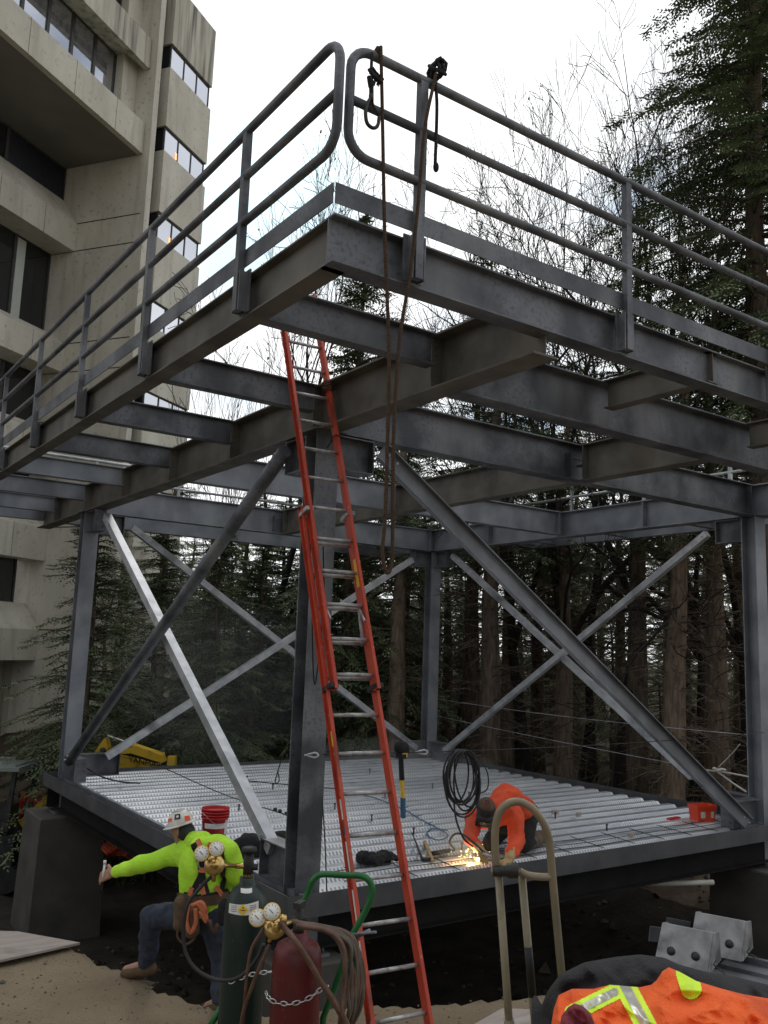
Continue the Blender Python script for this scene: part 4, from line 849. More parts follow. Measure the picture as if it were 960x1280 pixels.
# harness
bv = bvh_of(hood); har = MB()
for pts in ([(243, 1055), (250, 1075), (254, 1100), (258, 1118)], [(268, 1055), (258, 1075), (250, 1097), (240, 1118)], [(232, 1118), (248, 1121), (270, 1118), (285, 1114)], [(276, 1062), (280, 1085), (276, 1112)]): strap(har, bv, pts, .048, .012)
ho = part('harness', har, 'blackc', p1); m = MB()
for pts in ([(248, 1052), (253, 1068)], [(262, 1054), (258, 1068)], [(249, 1086), (257, 1087)], [(242, 1108), (239, 1118)], [(268, 1108), (275, 1118)], [(252, 1104), (255, 1117)]): m = MB(); strap(m, bv, pts, .036, .02); (part('orange_webbing', m, 'webbing', ho) if m.v else 0)
m = MB(); q, n_ = onto(bv, 254, 1078, .025); m.tube([q+V((.035*math.cos(t), 0, .045*math.sin(t))) for t in [i*.63 for i in range(10)]], .008, 6, closed=True); part('d_ring', m, 'chrome', ho)
bv = bvh_of(jeans, hood); m = MB(); strap(m, bv, [(226, 1121), (245, 1126), (268, 1124), (286, 1120)], .075, .014, th=.012); bl_ = part('tool_belt', m, 'leather', p1)
def pouch(u_, v_, d, w_, h_, mt, name='pouch'):
    m = MB(); c = dep(u_, v_, d); m.cap(c+upz*h_*.3, w_*.5, c-upz*h_*.3, w_*.55); fuse(name, m, mt, bl_, .01, 4, .012, 14)
pouch(228, 1140, 6.76, .12, .26, 'leather'); pouch(240, 1152, 6.68, .10, .2, 'leather'); pouch(280, 1140, 6.66, .09, .18, 'blackc', 'bag')
m = MB()
for pts in ([(236, 1130), (233, 1150), (238, 1166), (245, 1152), (244, 1134)], [(246, 1128), (256, 1140), (258, 1152), (250, 1138)], [(240, 1132), (252, 1128), (258, 1140)]):
    P = bez([dep(a, b, 6.62) for a, b in pts], 4); m.tube(P, .017, 6)
part('leg_strap', m, 'webbing', ho)
m = MB(); m.tube(bez([dep(226, 1148, 6.7), dep(222, 1170, 6.7), dep(232, 1180, 6.68), dep(243, 1172, 6.66), dep(246, 1150, 6.66)], 5), .010, 6); m.tube(bez([dep(262, 1150, 6.6), dep(268, 1165, 6.6), dep(272, 1155, 6.6)], 4), .015, 6); part('lanyard', m, 'leather', ho)
m = MB(); q = lw+hd*.085+upz*.0; m.tube([q+upz*-.02+fwd*-.02, q+upz*.09-lft*.0], .010, 8); m.tube([q+upz*.09, q+upz*.115], .013, 8); solo('marker_pen', m, 'white', 'white marker held in the outstretched hand of the worker in lime', 'marker')
# ---- welder in the orange shirt
p2 = thing('person', 'crouching welder in orange shirt and dark welding hood working on the deck edge', 'person', onz(640, 1052, -.045))
hc = dep(607, 1014, 9.45); nk = dep(620, 1014, 9.62); mid = dep(633, 1000, 9.85); pel = dep(652, 1016, 10.15); ls, rs = dep(642, 1018, 9.62), dep(593, 1023, 9.68)
le, re = dep(647, 1049, 9.42), dep(588, 1046, 9.45); lw, rw = onz(637, 1073, .05), dep(600, 1062, 9.3)
lk, rk = onz(655, 1056, .06), onz(612, 1054, .06); la, ra = onz(676, 1046, .03), onz(640, 1030, .03); fd2 = -fwd*.55-upz*.85+lft*.12; up2 = -fwd*.8+upz*.55
m = MB(); sdv, fdv, upv, rot2 = head(m, hc, fd2, up2); m.cap(nk, .06, hc-upv*.05, .055); m.cap(nk, .09, mid, .12); m.cap(mid, .12, pel, .12); m.cap(ls, .06, rs, .06)
for a, b, c in ((ls, le, lw), (rs, re, rw)): m.cap(a, .055, b, .042); m.cap(b, .042, c, .03)
for a, k, c in ((pel+lft*-.1, lk, la), (pel+lft*.1, rk, ra)): m.cap(a, .08, k, .055); m.cap(k, .055, c, .04); m.cap(c, .04, c+fwd*.16, .035)
hand(m, rw, (dep(606, 1072, 9.15)-rw), -upz+lft*-.3, -lft*.8+upz*.2, .8); hand(m, lw, onz(633, 1081, .01)-lw, -upz, lft, .4)
fuse('body', m, 'skin', p2, .0075, 3)
m = MB(); m.cap(nk-upz*.01, .12, mid, .165); m.cap(mid, .165, pel+upz*.02, .16); m.cap(ls, .10, rs, .10); m.cap(ls, .095, le, .075); m.cap(le, .075, lw+(le-lw)*.3, .06); m.cap(rs, .09, re, .072); m.cap(re, .072, rw+(re-rw)*.3, .055)
fuse('shirt', m, 'orshirt', p2, .011, 3, .03, 9)
m = MB(); m.cap(pel, .15, pel-upz*.1, .16); m.cap(pel+lft*-.1, .11, lk, .085); m.cap(pel+lft*.1, .11, rk, .085); m.cap(lk, .085, la, .06); m.cap(rk, .085, ra, .06); m.cap(nk-upz*.16+fwd*.1, .09, pel-upz*.12, .13)
fuse('trousers', m, 'blackc', p2, .012, 5, .012)
m = MB(); m.cap(lk+fwd*.02, .09, la, .075); fuse('leg_cover', m, 'leather', p2, .012, 4, .01); m = MB(); m.cap(la, .058, la+fwd*.12-lft*.05, .06); fuse('jeans_cuff', m, 'blue', p2, .012, 4, .008)
for a, b, c in ((le, lw, onz(633, 1081, .01)), (re, rw, dep(606, 1072, 9.15))):
    m = MB(); m.cap(b+(a-b)*.42, .062, b, .05); dd = (c-b); hand(m, b, dd, -upz+(fwd*.2), lft if a is le else -lft, .75, 1.22); fuse('glove', m, 'glove', p2, .0085, 3, .004, 20)
m = MB(); m.ell(hc+upv*.02-fdv*.02, (.105, .125, .12), rot2); m.box(hc+fdv*.085-upv*.05, (.19, .07, .2), rot2); m.cap(hc-upv*.1+fdv*.06-sdv*.06, .03, hc-upv*.1+fdv*.06+sdv*.06, .03)
hh = fuse('welding_hood', m, 'mach', p2, .011, 4); m = MB(); m.box(hc+fdv*.124-upv*.03, (.11, .012, .07), rot2); part('lens', m, 'glass_d', hh)
m = MB(); m.ell(hc+upv*.07-fdv*.03, (.088, .098, .082), rot2); part('skull_cap', m, 'leather', hh); m = MB(); m.box(hc+upv*.145-fdv*.035, (.05, .05, .012), rot2); part('cap_badge', m, 'crimson', hh)
# stinger, rod, arc, lead
tip = onz(597, 1074, -.03); hp = dep(606, 1069, 9.16)
m = MB(); m.tube([hp+upz*.02+lft*.02, hp-lft*.05-upz*.01], .014, 8); m.tube([hp-lft*.04, hp-lft*.16-upz*.04], .009, 8); st = tag(link('welding_torch', None, None, hp), 'welding electrode holder in the glove of the crouching welder', 'welding torch'); part('handle', m, 'galv_b', st)
m = MB(); m.tube([hp, tip+upz*.015], .004, 6); part('electrode', m, 'mach', st)
m = MB(); m.tube(bez([hp+upz*.02, dep(590, 1052, 9.3), dep(578, 1043, 9.4), dep(568, 1043, 9.45), dep(562, 1053, 9.45), onz(567, 1063, -.02), onz(540, 1066, -.03)], 6), .012, 7); solo('welding_lead', m, 'black', 'black welding lead arching from the welder glove to the deck', 'cable')
m = MB(); m.ell(tip, (.022, .022, .018)); solo('weld_arc', m, 'arc', 'glowing yellow weld arc under the welder glove', 'weld arc')
rd = random.Random(9); sp_ = MB()
for k in range(40):
    q = tip+V((rd.gauss(-.03, .12), rd.gauss(.0, .1), abs(rd.gauss(0, .07))+.005)); dd = (q-tip).normalized()*rd.uniform(.004, .016); sp_.bar(q, q+dd, .004, .004)
o = solo('sparks', sp_, 'spark', 'orange sparks flying round the weld arc', 'sparks'); o['kind'] = 'stuff'
pl = bpy.data.lights.new('weld_light', 'POINT'); pl.energy = 3.5; pl.color = (1, .72, .32); pl.shadow_soft_size = .03; po = bpy.data.objects.new('weld_light', pl); COL.objects.link(po); po.location = tip+upz*.05-fwd*.08+lft*.08
# ================================================================== things on the deck
zd = -.045
b = onz(267, 1053, zd); m = MB(); m.lathe([(.125, 0), (.152, .36), (.158, .36), (.158, .375), (.15, .375), (.148, .36), (.12, .02), (.001, .02)], b, n=28)
for z in (.27, .3, .33): m.lathe([(.146+.02*z, z), (.157+.01*z, z+.002), (.157+.01*z, z+.008), (.146+.02*z, z+.012)], b, n=28)
bk = thing('bucket', 'red plastic bucket standing on the deck behind the worker in lime', 'bucket', b); part('pail', m, 'red', bk)
m = MB()
for a0, a1, z0, z1 in ((3.4, 5.2, .17, .225), (5.2, 5.9, .1, .26), (5.5, 6.1, .02, .12)):
    n = 10; vs = []
    for i in range(n+1):
        a = a0+(a1-a0)*i/n
        for z in (z0, z1): r = .1265+.075*z; vs.append(b+V((r*math.cos(a), r*math.sin(a), z)))
    m.add(vs, [(2*i, 2*i+2, 2*i+3, 2*i+1) for i in range(n)])
part('label', m, 'white', bk); m = MB(); m.tube([b+V((.16*math.cos(a), .16*math.sin(a)*.9, .33-.12*math.sin(a)**2)) for a in [math.pi*1.0+k*math.pi/10 for k in range(11)]], .004, 5); part('handle', m, 'galv_b', bk)
b = onz(878, 1026, zd); RZ = Matrix.Rotation(R_(-18), 3, 'Z'); tb = thing('tool_crate', 'small orange red plastic crate with white labels on the right deck corner', 'crate', b)
m = MB(); w2, d2, h2 = .15, .1, .22; m.add([b+RZ @ V((sx*w2*k, sy*d2*k, z)) for z, k in ((0, .9), (h2*.8, 1), (h2*.8, 1.08), (h2, 1.08), (h2, .98), (.03, .84)) for sx, sy in ((-1, -1), (1, -1), (1, 1), (-1, 1))], [(4*i+k, 4*i+(k+1) % 4, 4*i+4+(k+1) % 4, 4*i+4+k) for i in range(5) for k in range(4)]+[(3, 2, 1, 0), (20, 21, 22, 23)]); part('box', m, 'redor', tb)
for x, wd in ((-.06, .07), (.09, .045)): m = MB(); m.box(b+RZ @ V((x, -d2*1.0, h2*.43)), (wd, .004, .08), RZ); part('label', m, 'white', tb)
m = MB(); m.box(onz(842, 1024, zd)+V((0, 0, .012)), (.26, .07, .022), Matrix.Rotation(R_(8), 3, 'Z')); solo('red_block', m, 'red', 'flat red piece lying on the deck left of the orange red crate', 'block')
for (u_, v_, lab) in ((723, 1021, 'tan wood scrap near the deck middle right'), (789, 1047, 'tan wood scrap close to the right front deck edge'), (694, 1018, 'pale scrap right behind the beige hand truck loop')):
    m = MB(); m.box(onz(u_, v_, zd)+V((0, 0, .03)), (.09, .05, .055), Matrix.Rotation(u_, 3, 'Z')); solo('wood_scrap', m, 'ply', lab, 'scrap')
c = onz(318, 1072, zd); m = MB(); m.ell(c+V((.0, .1, .09)), (.2, .15, .13)); m.ell(c+V((.25, .0, .1)), (.17, .14, .13)); m.ell(c+V((-.15, .12, .06)), (.14, .1, .08)); m.ell(c+V((.33, .05, .17)), (.07, .06, .07))
bg_ = tag(link('cloth_bag', None, None, c), 'black cloth bag slumped on the deck behind the bright brace foot', 'bag'); fuse('fabric', m, 'blackc', bg_, .015, 5, .03, 9)
m = MB(); m.box(c+V((.42, -.08, .1)), (.09, .05, .05), Matrix.Rotation(.5, 3, 'Y')); part('patch', m, 'redor', bg_)
c = onz(468, 1080, zd); m = MB(); m.ell(c+V((0, 0, .05)), (.13, .08, .055)); m.ell(c+V((.15, .03, .05)), (.1, .08, .055)); m.ell(c+V((-.1, .06, .06)), (.07, .06, .06))
for k in range(4): m.cap(c+V((.2, -.03+.03*k, .05)), .016, c+V((.29, -.05+.035*k, .03)), .013)
gl_ = tag(link('work_gloves', None, None, c), 'crumpled black work gloves on the deck between the ladder rails', 'gloves'); fuse('fabric', m, 'blackc', gl_, .008, 3, .03, 16)
m = MB(); a = onz(515, 1048, zd)+V((0, 0, .06)); b_ = onz(528, 1077, zd)+V((0, 0, .02)); m.tube([a, b_], [.008, .014], 7); m.bar(b_, b_+V((.1, -.02, 0)), .05, .03); solo('chipping_hammer', m, 'mach', 'dark chipping hammer lying on the deck left of the yellow brush', 'hammer')
m = MB(); a = onz(531, 1055, zd)+V((0, 0, .03)); b_ = onz(541, 1079, zd)+V((0, 0, .02)); m.bar(a, b_, .035, .02); wb = tag(link('wire_brush', None, None, b_), 'wire brush with a yellow wooden handle on the deck', 'brush'); part('handle', m, 'glove', wb)
m = MB(); m.bar(a-upz*.015, a.lerp(b_, .45)-upz*.015, .03, .03); part('bristles', m, 'mach', wb)
m = MB(); m.tube([onz(540, 1070, zd)+upz*.025, onz(562, 1066, zd)+upz*.025], .025, 8); solo('grinder', m, 'mach', 'dark hand grinder beside the yellow handled brush', 'grinder')
# front lifeline with things hung on it
yl = -.16; n1_, n2_ = ony(404, 943, yl), V((W-.12, yl, 1.2)); m = MB(); P = [n1_.lerp(n2_, k/16)+V((0, 0, -.05*4*(k/16)*(1-k/16))) for k in range(17)]; m.tube(P, .005, 6); solo('lifeline', m, 'mach', 'wire stretched across the front bay carrying the cable coil', 'cable', gl)
def onl(u_): 
    best = min(((abs((u_-480)-FPX*((p-CAM).dot(CR))/((p-CAM).dot(CF))), i) for i, p in enumerate([P[i].lerp(P[i+1], t/10) for i in range(16) for t in range(10)])), key=lambda q: q[0])[1]; return [P[i].lerp(P[i+1], t/10) for i in range(16) for t in range(10)][best]
q = onl(576); m = MB(); rd = random.Random(4)
for k in range(9):
    rx, rz_, ph = rd.uniform(.15, .235), rd.uniform(.25, .34), rd.uniform(-.05, .05); cx = rd.uniform(-.03, .05)
    m.tube([q+V((cx+rx*math.sin(a)+ph*(1-math.cos(a)), -.02*k/3+.03*math.sin(a+k), -rz_+rz_*math.cos(a)+.012)) for a in [i*2*math.pi/24 for i in range(24)]], .0095, 6, closed=True)
m.tube(bez([q+V((-.12, -.05, -.45)), q+V((-.08, -.05, -.66)), q+V((.02, -.05, -.85)), q+V((.15, -.05, -.95))], 5), .0095, 6); m.tube(bez([q, q+V((.15, 0, -.05)), q+V((.36, 0, -.2)), q+V((.38, 0, -.4)), q+V((.2, 0, -.45))], 5), .007, 6)
solo('cable_coil', m, 'black', 'coil of black cable hanging from the front lifeline above the welder', 'cable coil')
q = onl(503); tp = tag(link('hanging_hook', None, None, q), 'black and yellow strap with a blue end hanging from the lifeline right of the ladder', 'strap')
m = MB(); m.ell(q+V((0, 0, .05)), (.09, .05, .06)); m.ell(q+V((.05, .02, .02)), (.06, .05, .05)); fuse('bundle', m, 'blackc', tp, .012, 3, .015, 14)
m = MB(); m.bar(q+V((0, 0, -.01)), q+V((.0, 0, -.05)), .1, .06); m.bar(q+V((0, 0, -.05)), q+V((.02, 0, -.26)), .045, .03); part('strap', m, 'blackc', tp); m = MB(); m.bar(q+V((-.01, -.03, -.02)), q+V((.05, -.03, -.02)), .02, .04); m.bar(q+V((.021, 0, -.26)), q+V((.04, 0, -.43)), .035, .025); part('yellow_band', m, 'yellow', tp); m = MB(); m.bar(q+V((.04, 0, -.43)), q+V((.05, 0, -.62)), .045, .03); part('blue_end', m, 'blue', tp)
for u_, lab in ((391, 'silver carabiner clipped across the near column'), (528, 'silver snap hook on the front lifeline beside the hanging strap')):
    c = (dep(u_, 944, 7.72) if u_ < 400 else onl(u_)); m = MB(); m.tube([c+CR*(.05*math.cos(a))+upz*.017*math.sin(a)*(1.3 if math.cos(a) > 0 else .8) for a in [i*.628 for i in range(10)]], .009, 7, closed=True); m.tube([c-CR*.045, c-CR*.075], .01, 6); solo('carabiner', m, 'galv_b', lab, 'carabiner')
# ================================================================== gas cart, cylinders
def gauge(par, c, r=.036):
    n_ = (CAM-c).normalized(); n_ = (n_+V((-.15, .1, .15))).normalized(); m = MB(); m.lathe([(r, -.02), (r*1.06, .0), (r*1.06, .008), (r*.93, .008)], c, n_, 20); g_ = part('gauge', m, 'brass', par)
    # sub-sub detail stays inside the gauge mesh
    m = MB(); m.lathe([(r*.9, .006), (r*.9, .0098), (.0005, .0098)], c, n_, 20); x = n_.cross(upz).normalized(); y = x.cross(n_)
    k = len(m.f); m.bar(c+n_*.0112-(x*.6+y*.5)*r*.4, c+n_*.0112+(x*.6+y*.5)*r*.55, .003, .001, up=n_, mi=1)
    for i in range(9): a = -.6+i*(math.pi+1.2)/8; q_ = x*math.cos(a)+y*math.sin(a); m.bar(c+n_*.0112+q_*r*.68, c+n_*.0112+q_*r*.82, .0025, .001, up=n_, mi=1)
    g_.data = None if False else g_.data; o = link('dial', m.mesh('dial', ['lens', 'ink'], wloc(par)), par); return g_
ox = dep(304, 1200, 4.55); zt_ = dep(304, 1122, 4.55).z; ox.z = gz(ox.x, ox.y)-.01; hgt = zt_-ox.z; r = .112
oc = thing('gas_cylinder', 'tall dark green oxygen cylinder with yellow diamond label, regulator on top', 'gas cylinder', ox, 'gas cylinders on the cart')
m = MB(); m.lathe([(r*.9, 0), (r, .02), (r, hgt-.10), (r*.97, hgt-.05), (r*.86, hgt-.005), (r*.68, hgt+.03), (r*.45, hgt+.05), (.042, hgt+.06), (.042, hgt+.09), (.03, hgt+.09)], ox, n=32); oxb = part('shell', m, 'dkgreen', oc)
top = ox+upz*(hgt+.09); m = MB(); m.lathe([(.03, 0), (.026, .02), (.024, .09), (.018, .1), (.016, .13)], top, n=12); m.tube([top+upz*.055, top+upz*.055-CR*.07], .014, 8); part('valve', m, 'brass', oc)
m = MB(); m.lathe([(.038, 0), (.04, .01), (.038, .024), (.015, .026)], top+upz*.125, n=10); m.tube([top+upz*.05, top+upz*.05+CR*.05], .017, 8); m.tube([top+upz*.01, top+upz*.12], .0275, 10); part('handwheel', m, 'black', oc)
rc = dep(268, 1081, 4.5); rg = MB(); rg.lathe([(.03, -.03), (.05, -.02), (.052, .02), (.03, .032), (.016, .036), (.016, .06)], rc, (CAM-rc), 18); rg.tube([rc, top+upz*.055-CR*.06], .010, 8); rg.tube([rc, rc-upz*.08], .012, 8); rg.tube([rc, dep(253, 1070, 4.48)], .008, 6); rg.tube([rc, dep(271, 1064, 4.48)], .008, 6); ro = part('regulator', rg, 'brass', oc); gauge(ro, dep(252.5, 1067, 4.45), .037); gauge(ro, dep(271, 1061, 4.45), .037)
bv = bvh_of(oxb)
def decal(quad, mat, par, off, n=10):      # a patch of paper laid on the cylinder wall
    vs = []; m = MB(); (a, b_, c, d) = quad
    for j in range(5):
        for i in range(n+1):
            t, s_ = i/n, j/4; u_ = (a[0]*(1-t)+b_[0]*t)*(1-s_)+(d[0]*(1-t)+c[0]*t)*s_; v_ = (a[1]*(1-t)+b_[1]*t)*(1-s_)+(d[1]*(1-t)+c[1]*t)*s_; v_ += 3.2*math.sin(math.pi*t)*(1 if (b_[0]-a[0]) > 25 else .3)
            vs.append(onto(bv, u_, v_, off)[0] or dep(u_, v_, 4.45))
    m.add(vs, [(j*(n+1)+i, j*(n+1)+i+1, (j+1)*(n+1)+i+1, (j+1)*(n+1)+i) for j in range(4) for i in range(n)]); return part('label', m, mat, par)
decal(((287, 1129), (323, 1126), (323, 1141), (286, 1141)), 'white', oc, .0015); decal(((304, 1130), (311, 1137), (304, 1144), (297, 1137)), 'yellow', oc, .003); decal(((301, 1110), (315, 1110), (315, 1116), (301, 1116)), 'white', oc, .0015)
for k in range(4): decal(((289, 1131+k*2.2), (296, 1132+k*2.2), (296, 1132.6+k*2.2), (289, 1131.6+k*2.2)), 'ink', oc, .003, 3); decal(((312, 1131.5+k*2.2), (320, 1130+k*2.2), (320, 1130.6+k*2.2), (312, 1132.1+k*2.2)), 'ink', oc, .003, 3)
decal(((303.2, 1133.6), (304.8, 1133.6), (304.8, 1135.6), (303.2, 1135.6)), 'ink', oc, .0045, 3); decal(((300.5, 1136.8), (307.5, 1136.8), (307.5, 1137.8), (300.5, 1137.8)), 'ink', oc, .0045, 4)
ac = dep(369, 1250, 4.25); zt_ = dep(369, 1188, 4.25).z; ac.z = gz(ac.x, ac.y)-.01; hgt = zt_-ac.z; r = .12
ao = thing('gas_cylinder', 'shorter dark red acetylene cylinder wrapped by a zinc chain', 'gas cylinder', ac, 'gas cylinders on the cart')
m = MB(); m.lathe([(r*.9, 0), (r, .02), (r, hgt-.05), (r*.96, hgt-.015), (r*.84, hgt+.018), (r*.6, hgt+.034), (r*.42, hgt+.04), (r*.42, hgt+.075), (r*.3, hgt+.075)], ac, n=32); acb = part('shell', m, 'crimson', ao)
top2 = ac+upz*(hgt+.075); m = MB(); m.lathe([(.03, 0), (.024, .02), (.022, .1), (.015, .11)], top2, n=10); m.tube([top2+upz*.06-CR*.05, top2+upz*.06+CR*.04], .014, 8); m.box(top2+upz*.125, (.07, .035, .03), Matrix.Rotation(.6, 3, 'Z')); part('valve', m, 'mach', ao)
rc = dep(343, 1160, 4.12); rg = MB(); rg.lathe([(.03, -.03), (.048, -.02), (.05, .02), (.032, .03), (.016, .034), (.016, .055)], rc, (CAM-rc)+CR*1.2+upz*1., 18); rg.tube([rc, top2+upz*.06], .011, 8); rg.tube([rc, dep(336, 1178, 4.1)], .01, 8); rg.tube([rc, dep(322, 1148, 4.1)], .008, 6); rg.tube([rc, dep(340, 1142, 4.1)], .008, 6); rg.lathe([(.02, -.01), (.022, 0), (.02, .02)], dep(353, 1149, 4.1), CR, 10); ro = part('regulator', rg, 'brass', ao); gauge(ro, dep(322, 1147.5, 4.05), .038); gauge(ro, dep(340, 1140, 4.05), .038)
# cart
ct = thing('cylinder_cart', 'green tube welding cart with a bent handle holding the gas cylinders', 'cart', V((ac.x+.1, ac.y+.2, gz(ac.x, ac.y))))
gl0, gr0 = dep(372, 1142, 4.5), dep(441, 1168, 4.4); zg = gz(ac.x, ac.y)
m = MB(); P = bez([gl0, dep(384, 1117, 4.52), dep(391, 1101, 4.52), dep(402, 1093, 4.52), dep(430, 1094, 4.48), dep(452, 1095, 4.45), dep(463, 1103, 4.44), dep(465, 1116, 4.43), dep(458, 1136, 4.42), gr0], 6)
m.tube([V((gl0.x-.12, gl0.y-.05, zg+.1))]+P+[dep(420, 1230, 4.36), dep(404, 1272, 4.34), V((*dep(398, 1300, 4.3).xy, zg+.1))], .0165, 10); part('frame', m, 'green', ct)
cc = (ox+ac)/2; m = MB(); m.box(V((cc.x, cc.y, zg+.02)), (.62, .36, .02), Matrix.Rotation(R_(-35), 3, 'Z')); part('base_plate', m, 'green', ct)
m = MB(); a = dep(262, 1284, 4.5); m.tube([a, dep(284, 1246, 4.6)], .0165, 8); part('side_tube', m, 'green', ct)
for dx in (-.34, .34):
    wc = V((cc.x, cc.y, zg+.13))+CR*dx+fwd*.2; m = MB(); m.lathe([(.11, -.03), (.13, -.025), (.13, .025), (.11, .03)], wc, CR, 24); wh = part('wheel', m, 'black', ct); m = MB(); m.lathe([(.02, -.035), (.1, -.02), (.1, .02), (.02, .035)], wc, CR, 16); part('rim', m, 'galv', wh)
m = MB(); m.tube([dep(432, 1169, 4.3), dep(470, 1165, 4.2)], .007, 6); m.tube([dep(440, 1174, 4.3), dep(462, 1163, 4.25)], .010, 6); part('hose_hook', m, 'galv', ct)
# hoses
m = MB(); rd = random.Random(12)
for k in range(13):
    o = rd.uniform(-1, 1); s_ = k/12; q = lambda u_, v_, d: dep(u_, v_, d)+V((rd.uniform(-.006, .006), 0, rd.uniform(-.006, .006)))
    P = [q(366+6*s_, 1152+6*s_, 4.2-.01*k), q(400+10*s_, 1156+9*s_, 4.2-.012*k), q(432+6*o, 1164+22*s_, 4.18-.012*k), q(448-16*s_+3*o, 1190+24*s_, 4.16-.012*k), q(455-26*s_, 1225+16*s_, 4.14-.01*k), q(448-20*s_+4*o, 1262+8*s_, 4.12-.01*k), q(430-10*s_, 1295, 4.12), q(400, 1300+4*s_, 4.15)]
    m.tube(bez(P, 5), .0095, 7, mi=k % 2)
hs = link('hose_bundle', m.mesh('hose_bundle', ['hose', 'hose_g'], dep(430, 1295, 4.12)), None, dep(430, 1295, 4.12)); tag(hs, 'thick bundle of brown gas hoses looped over the cart beside the red cylinder', 'hose')
m = MB(); m.tube(bez([dep(350, 1153, 4.08), dep(372, 1180, 4.0), dep(400, 1225, 3.98), dep(425, 1262, 4.0), dep(440, 1295, 4.02)], 6), .0125, 8); m.tube(bez([dep(352, 1156, 4.06), dep(377, 1186, 3.99), dep(404, 1232, 3.97), dep(428, 1272, 4.0), dep(438, 1298, 4.02)], 6), .0125, 8); solo('hose', m, 'hose', 'twin brown hose crossing in front of the red cylinder', 'hose')
m = MB(); m.tube(bez([dep(337, 1180, 4.1), dep(331, 1195, 4.08), dep(318, 1225, 4.1), dep(305, 1262, 4.12), dep(300, 1295, 4.15)], 6), .0095, 8); m.tube(bez([dep(330, 1160, 4.1), dep(315, 1185, 4.1), dep(309, 1215, 4.1), dep(306, 1250, 4.12), dep(302, 1295, 4.15)], 6), .008, 8); solo('hose', m, 'hose', 'pair of brown hoses dropping between the two gas cylinders', 'hose')
m = MB(); m.tube(bez([dep(268, 1092, 4.5), dep(250, 1110, 4.48), dep(233, 1135, 4.45), dep(230, 1180, 4.42), dep(242, 1208, 4.38), dep(268, 1224, 4.32), dep(298, 1222, 4.25), dep(320, 1200, 4.25), dep(330, 1180, 4.25)], 7), .0095, 8); solo('hose', m, 'black', 'black hose sagging in a wide loop left of the green cylinder', 'hose')
def chain(pts, label):
    P = bez(pts, 10); m = MB(); L_ = 0; last = None; k = 0
    for a, b_ in zip(P, P[1:]):
        pass
    i = 0; acc = [0]
    for a, b_ in zip(P, P[1:]): acc.append(acc[-1]+(b_-a).length)
    def pos(s_):
        for j in range(len(acc)-1):
            if acc[j+1] >= s_: return P[j].lerp(P[j+1], (s_-acc[j])/max(1e-6, acc[j+1]-acc[j]))
        return P[-1]
    s_ = 0
    while s_ < acc[-1]-.03:
        a, b_ = pos(s_), pos(s_+.03); t = (b_-a).normalized(); x = t.orthogonal().normalized() if False else t.cross(upz).normalized(); y = t.cross(x); w_ = x if k % 2 else y; c = (a+b_)/2
        m.tube([c+t*.021*math.cos(q_)+w_*.0095*math.sin(q_) for q_ in [j*.785 for j in range(8)]], .0032, 5, closed=True); s_ += .031; k += 1
    return solo('safety_chain', m, 'chrome', label, 'chain')
zc1 = dep(369, 1250, 4.25).z; R1 = .128
def ringpt(u_, v_): q_, n_ = onto(bvh_of(acb), u_, v_, .008); return q_ if q_ else dep(u_, v_, 4.15)
chain([dep(332, 1240, 4.22), dep(337, 1249, 4.17), ringpt(345, 1252), ringpt(365, 1254), ringpt(385, 1247), dep(402, 1236, 4.16), dep(416, 1229, 4.2)], 'zinc chain draped across the front of the red cylinder')
chain([dep(287, 1228, 4.42), dep(302, 1222, 4.4), dep(320, 1217, 4.38), dep(345, 1214, 4.36)], 'zinc chain stretched from the green cylinder to the red one')
# ================================================================== hand truck
ht = thing('hand_truck', 'beige tube hand truck with loop handle and black grip', 'hand truck', V((*dep(655, 1280, 2.95).xy, gz(*dep(655, 1280, 2.95).xy))))
zg = gz(*dep(655, 1280, 2.95).xy)+.12
lp = bez([dep(*q, 2.95) for q in ((621, 1092), (619, 1062), (619, 1038), (624, 1016), (633, 1006), (645, 1002), (656, 1004.5), (668, 1013), (681, 1032), (687, 1055), (690, 1090), (702, 1218))], 5); e_ = lp[-1]+(lp[-1]-lp[-6]).normalized()*.6; e_.z = max(e_.z, zg)
m = MB(); m.tube(lp+[e_], .0135, 12); part('loop_handle', m, 'beige', ht)
m = MB(); a = dep(623, 1090, 2.95); b_ = dep(636.5, 1280, 2.97); b_ += (b_-a).normalized()*.45; m.tube([a, b_], .0135, 12); q = a.lerp(b_, .52); m.tube([q, q+(b_-a)*.03], .018, 10); part('upright', m, 'beige', ht)
m = MB(); a = dep(652, 1091, 2.98); b_ = dep(667, 1262, 3.0); b_ += (b_-a).normalized()*.5; m.tube([a, b_], .0135, 12); part('upright', m, 'beige', ht); m = MB(); m.tube([a.lerp(b_, .26), a.lerp(b_, .44)], .0142, 12); part('black_tape', m, 'ink', ht)
m = MB(); m.tube(bez([dep(649, 1089, 2.96), dep(660, 1094, 2.96), dep(676, 1096, 2.95), dep(690, 1096, 2.95)], 4), .0125, 12); part('cross_bar', m, 'beige', ht)
m = MB(); a, b_ = dep(616, 1089, 2.93), dep(646, 1088, 2.93); m.tube([a, a.lerp(b_, .1), a.lerp(b_, .55), a.lerp(b_, .62), b_, b_+(b_-a)*.05], [.017, .0175, .0175, .024, .026, .02], 14); part('grip', m, 'grip', ht)
m = MB(); m.lathe([(.0125, 0), (.0125, .006), (.004, .006)], a, a-b_, 12); part('tube_end', m, 'beige', ht)
m = MB(); c = V((*dep(665, 1280, 2.95).xy, zg)); m.box(c+V((0, 0, -.11)), (.34, .24, .012), Matrix.Rotation(R_(-35), 3, 'Z')); part('toe_plate', m, 'beige', ht)
for dx in (-.14, .2): m = MB(); m.lathe([(.09, -.025), (.11, -.02), (.11, .02), (.09, .025)], c+CR*dx+fwd*.1, CR, 20); part('wheel', m, 'black', ht)
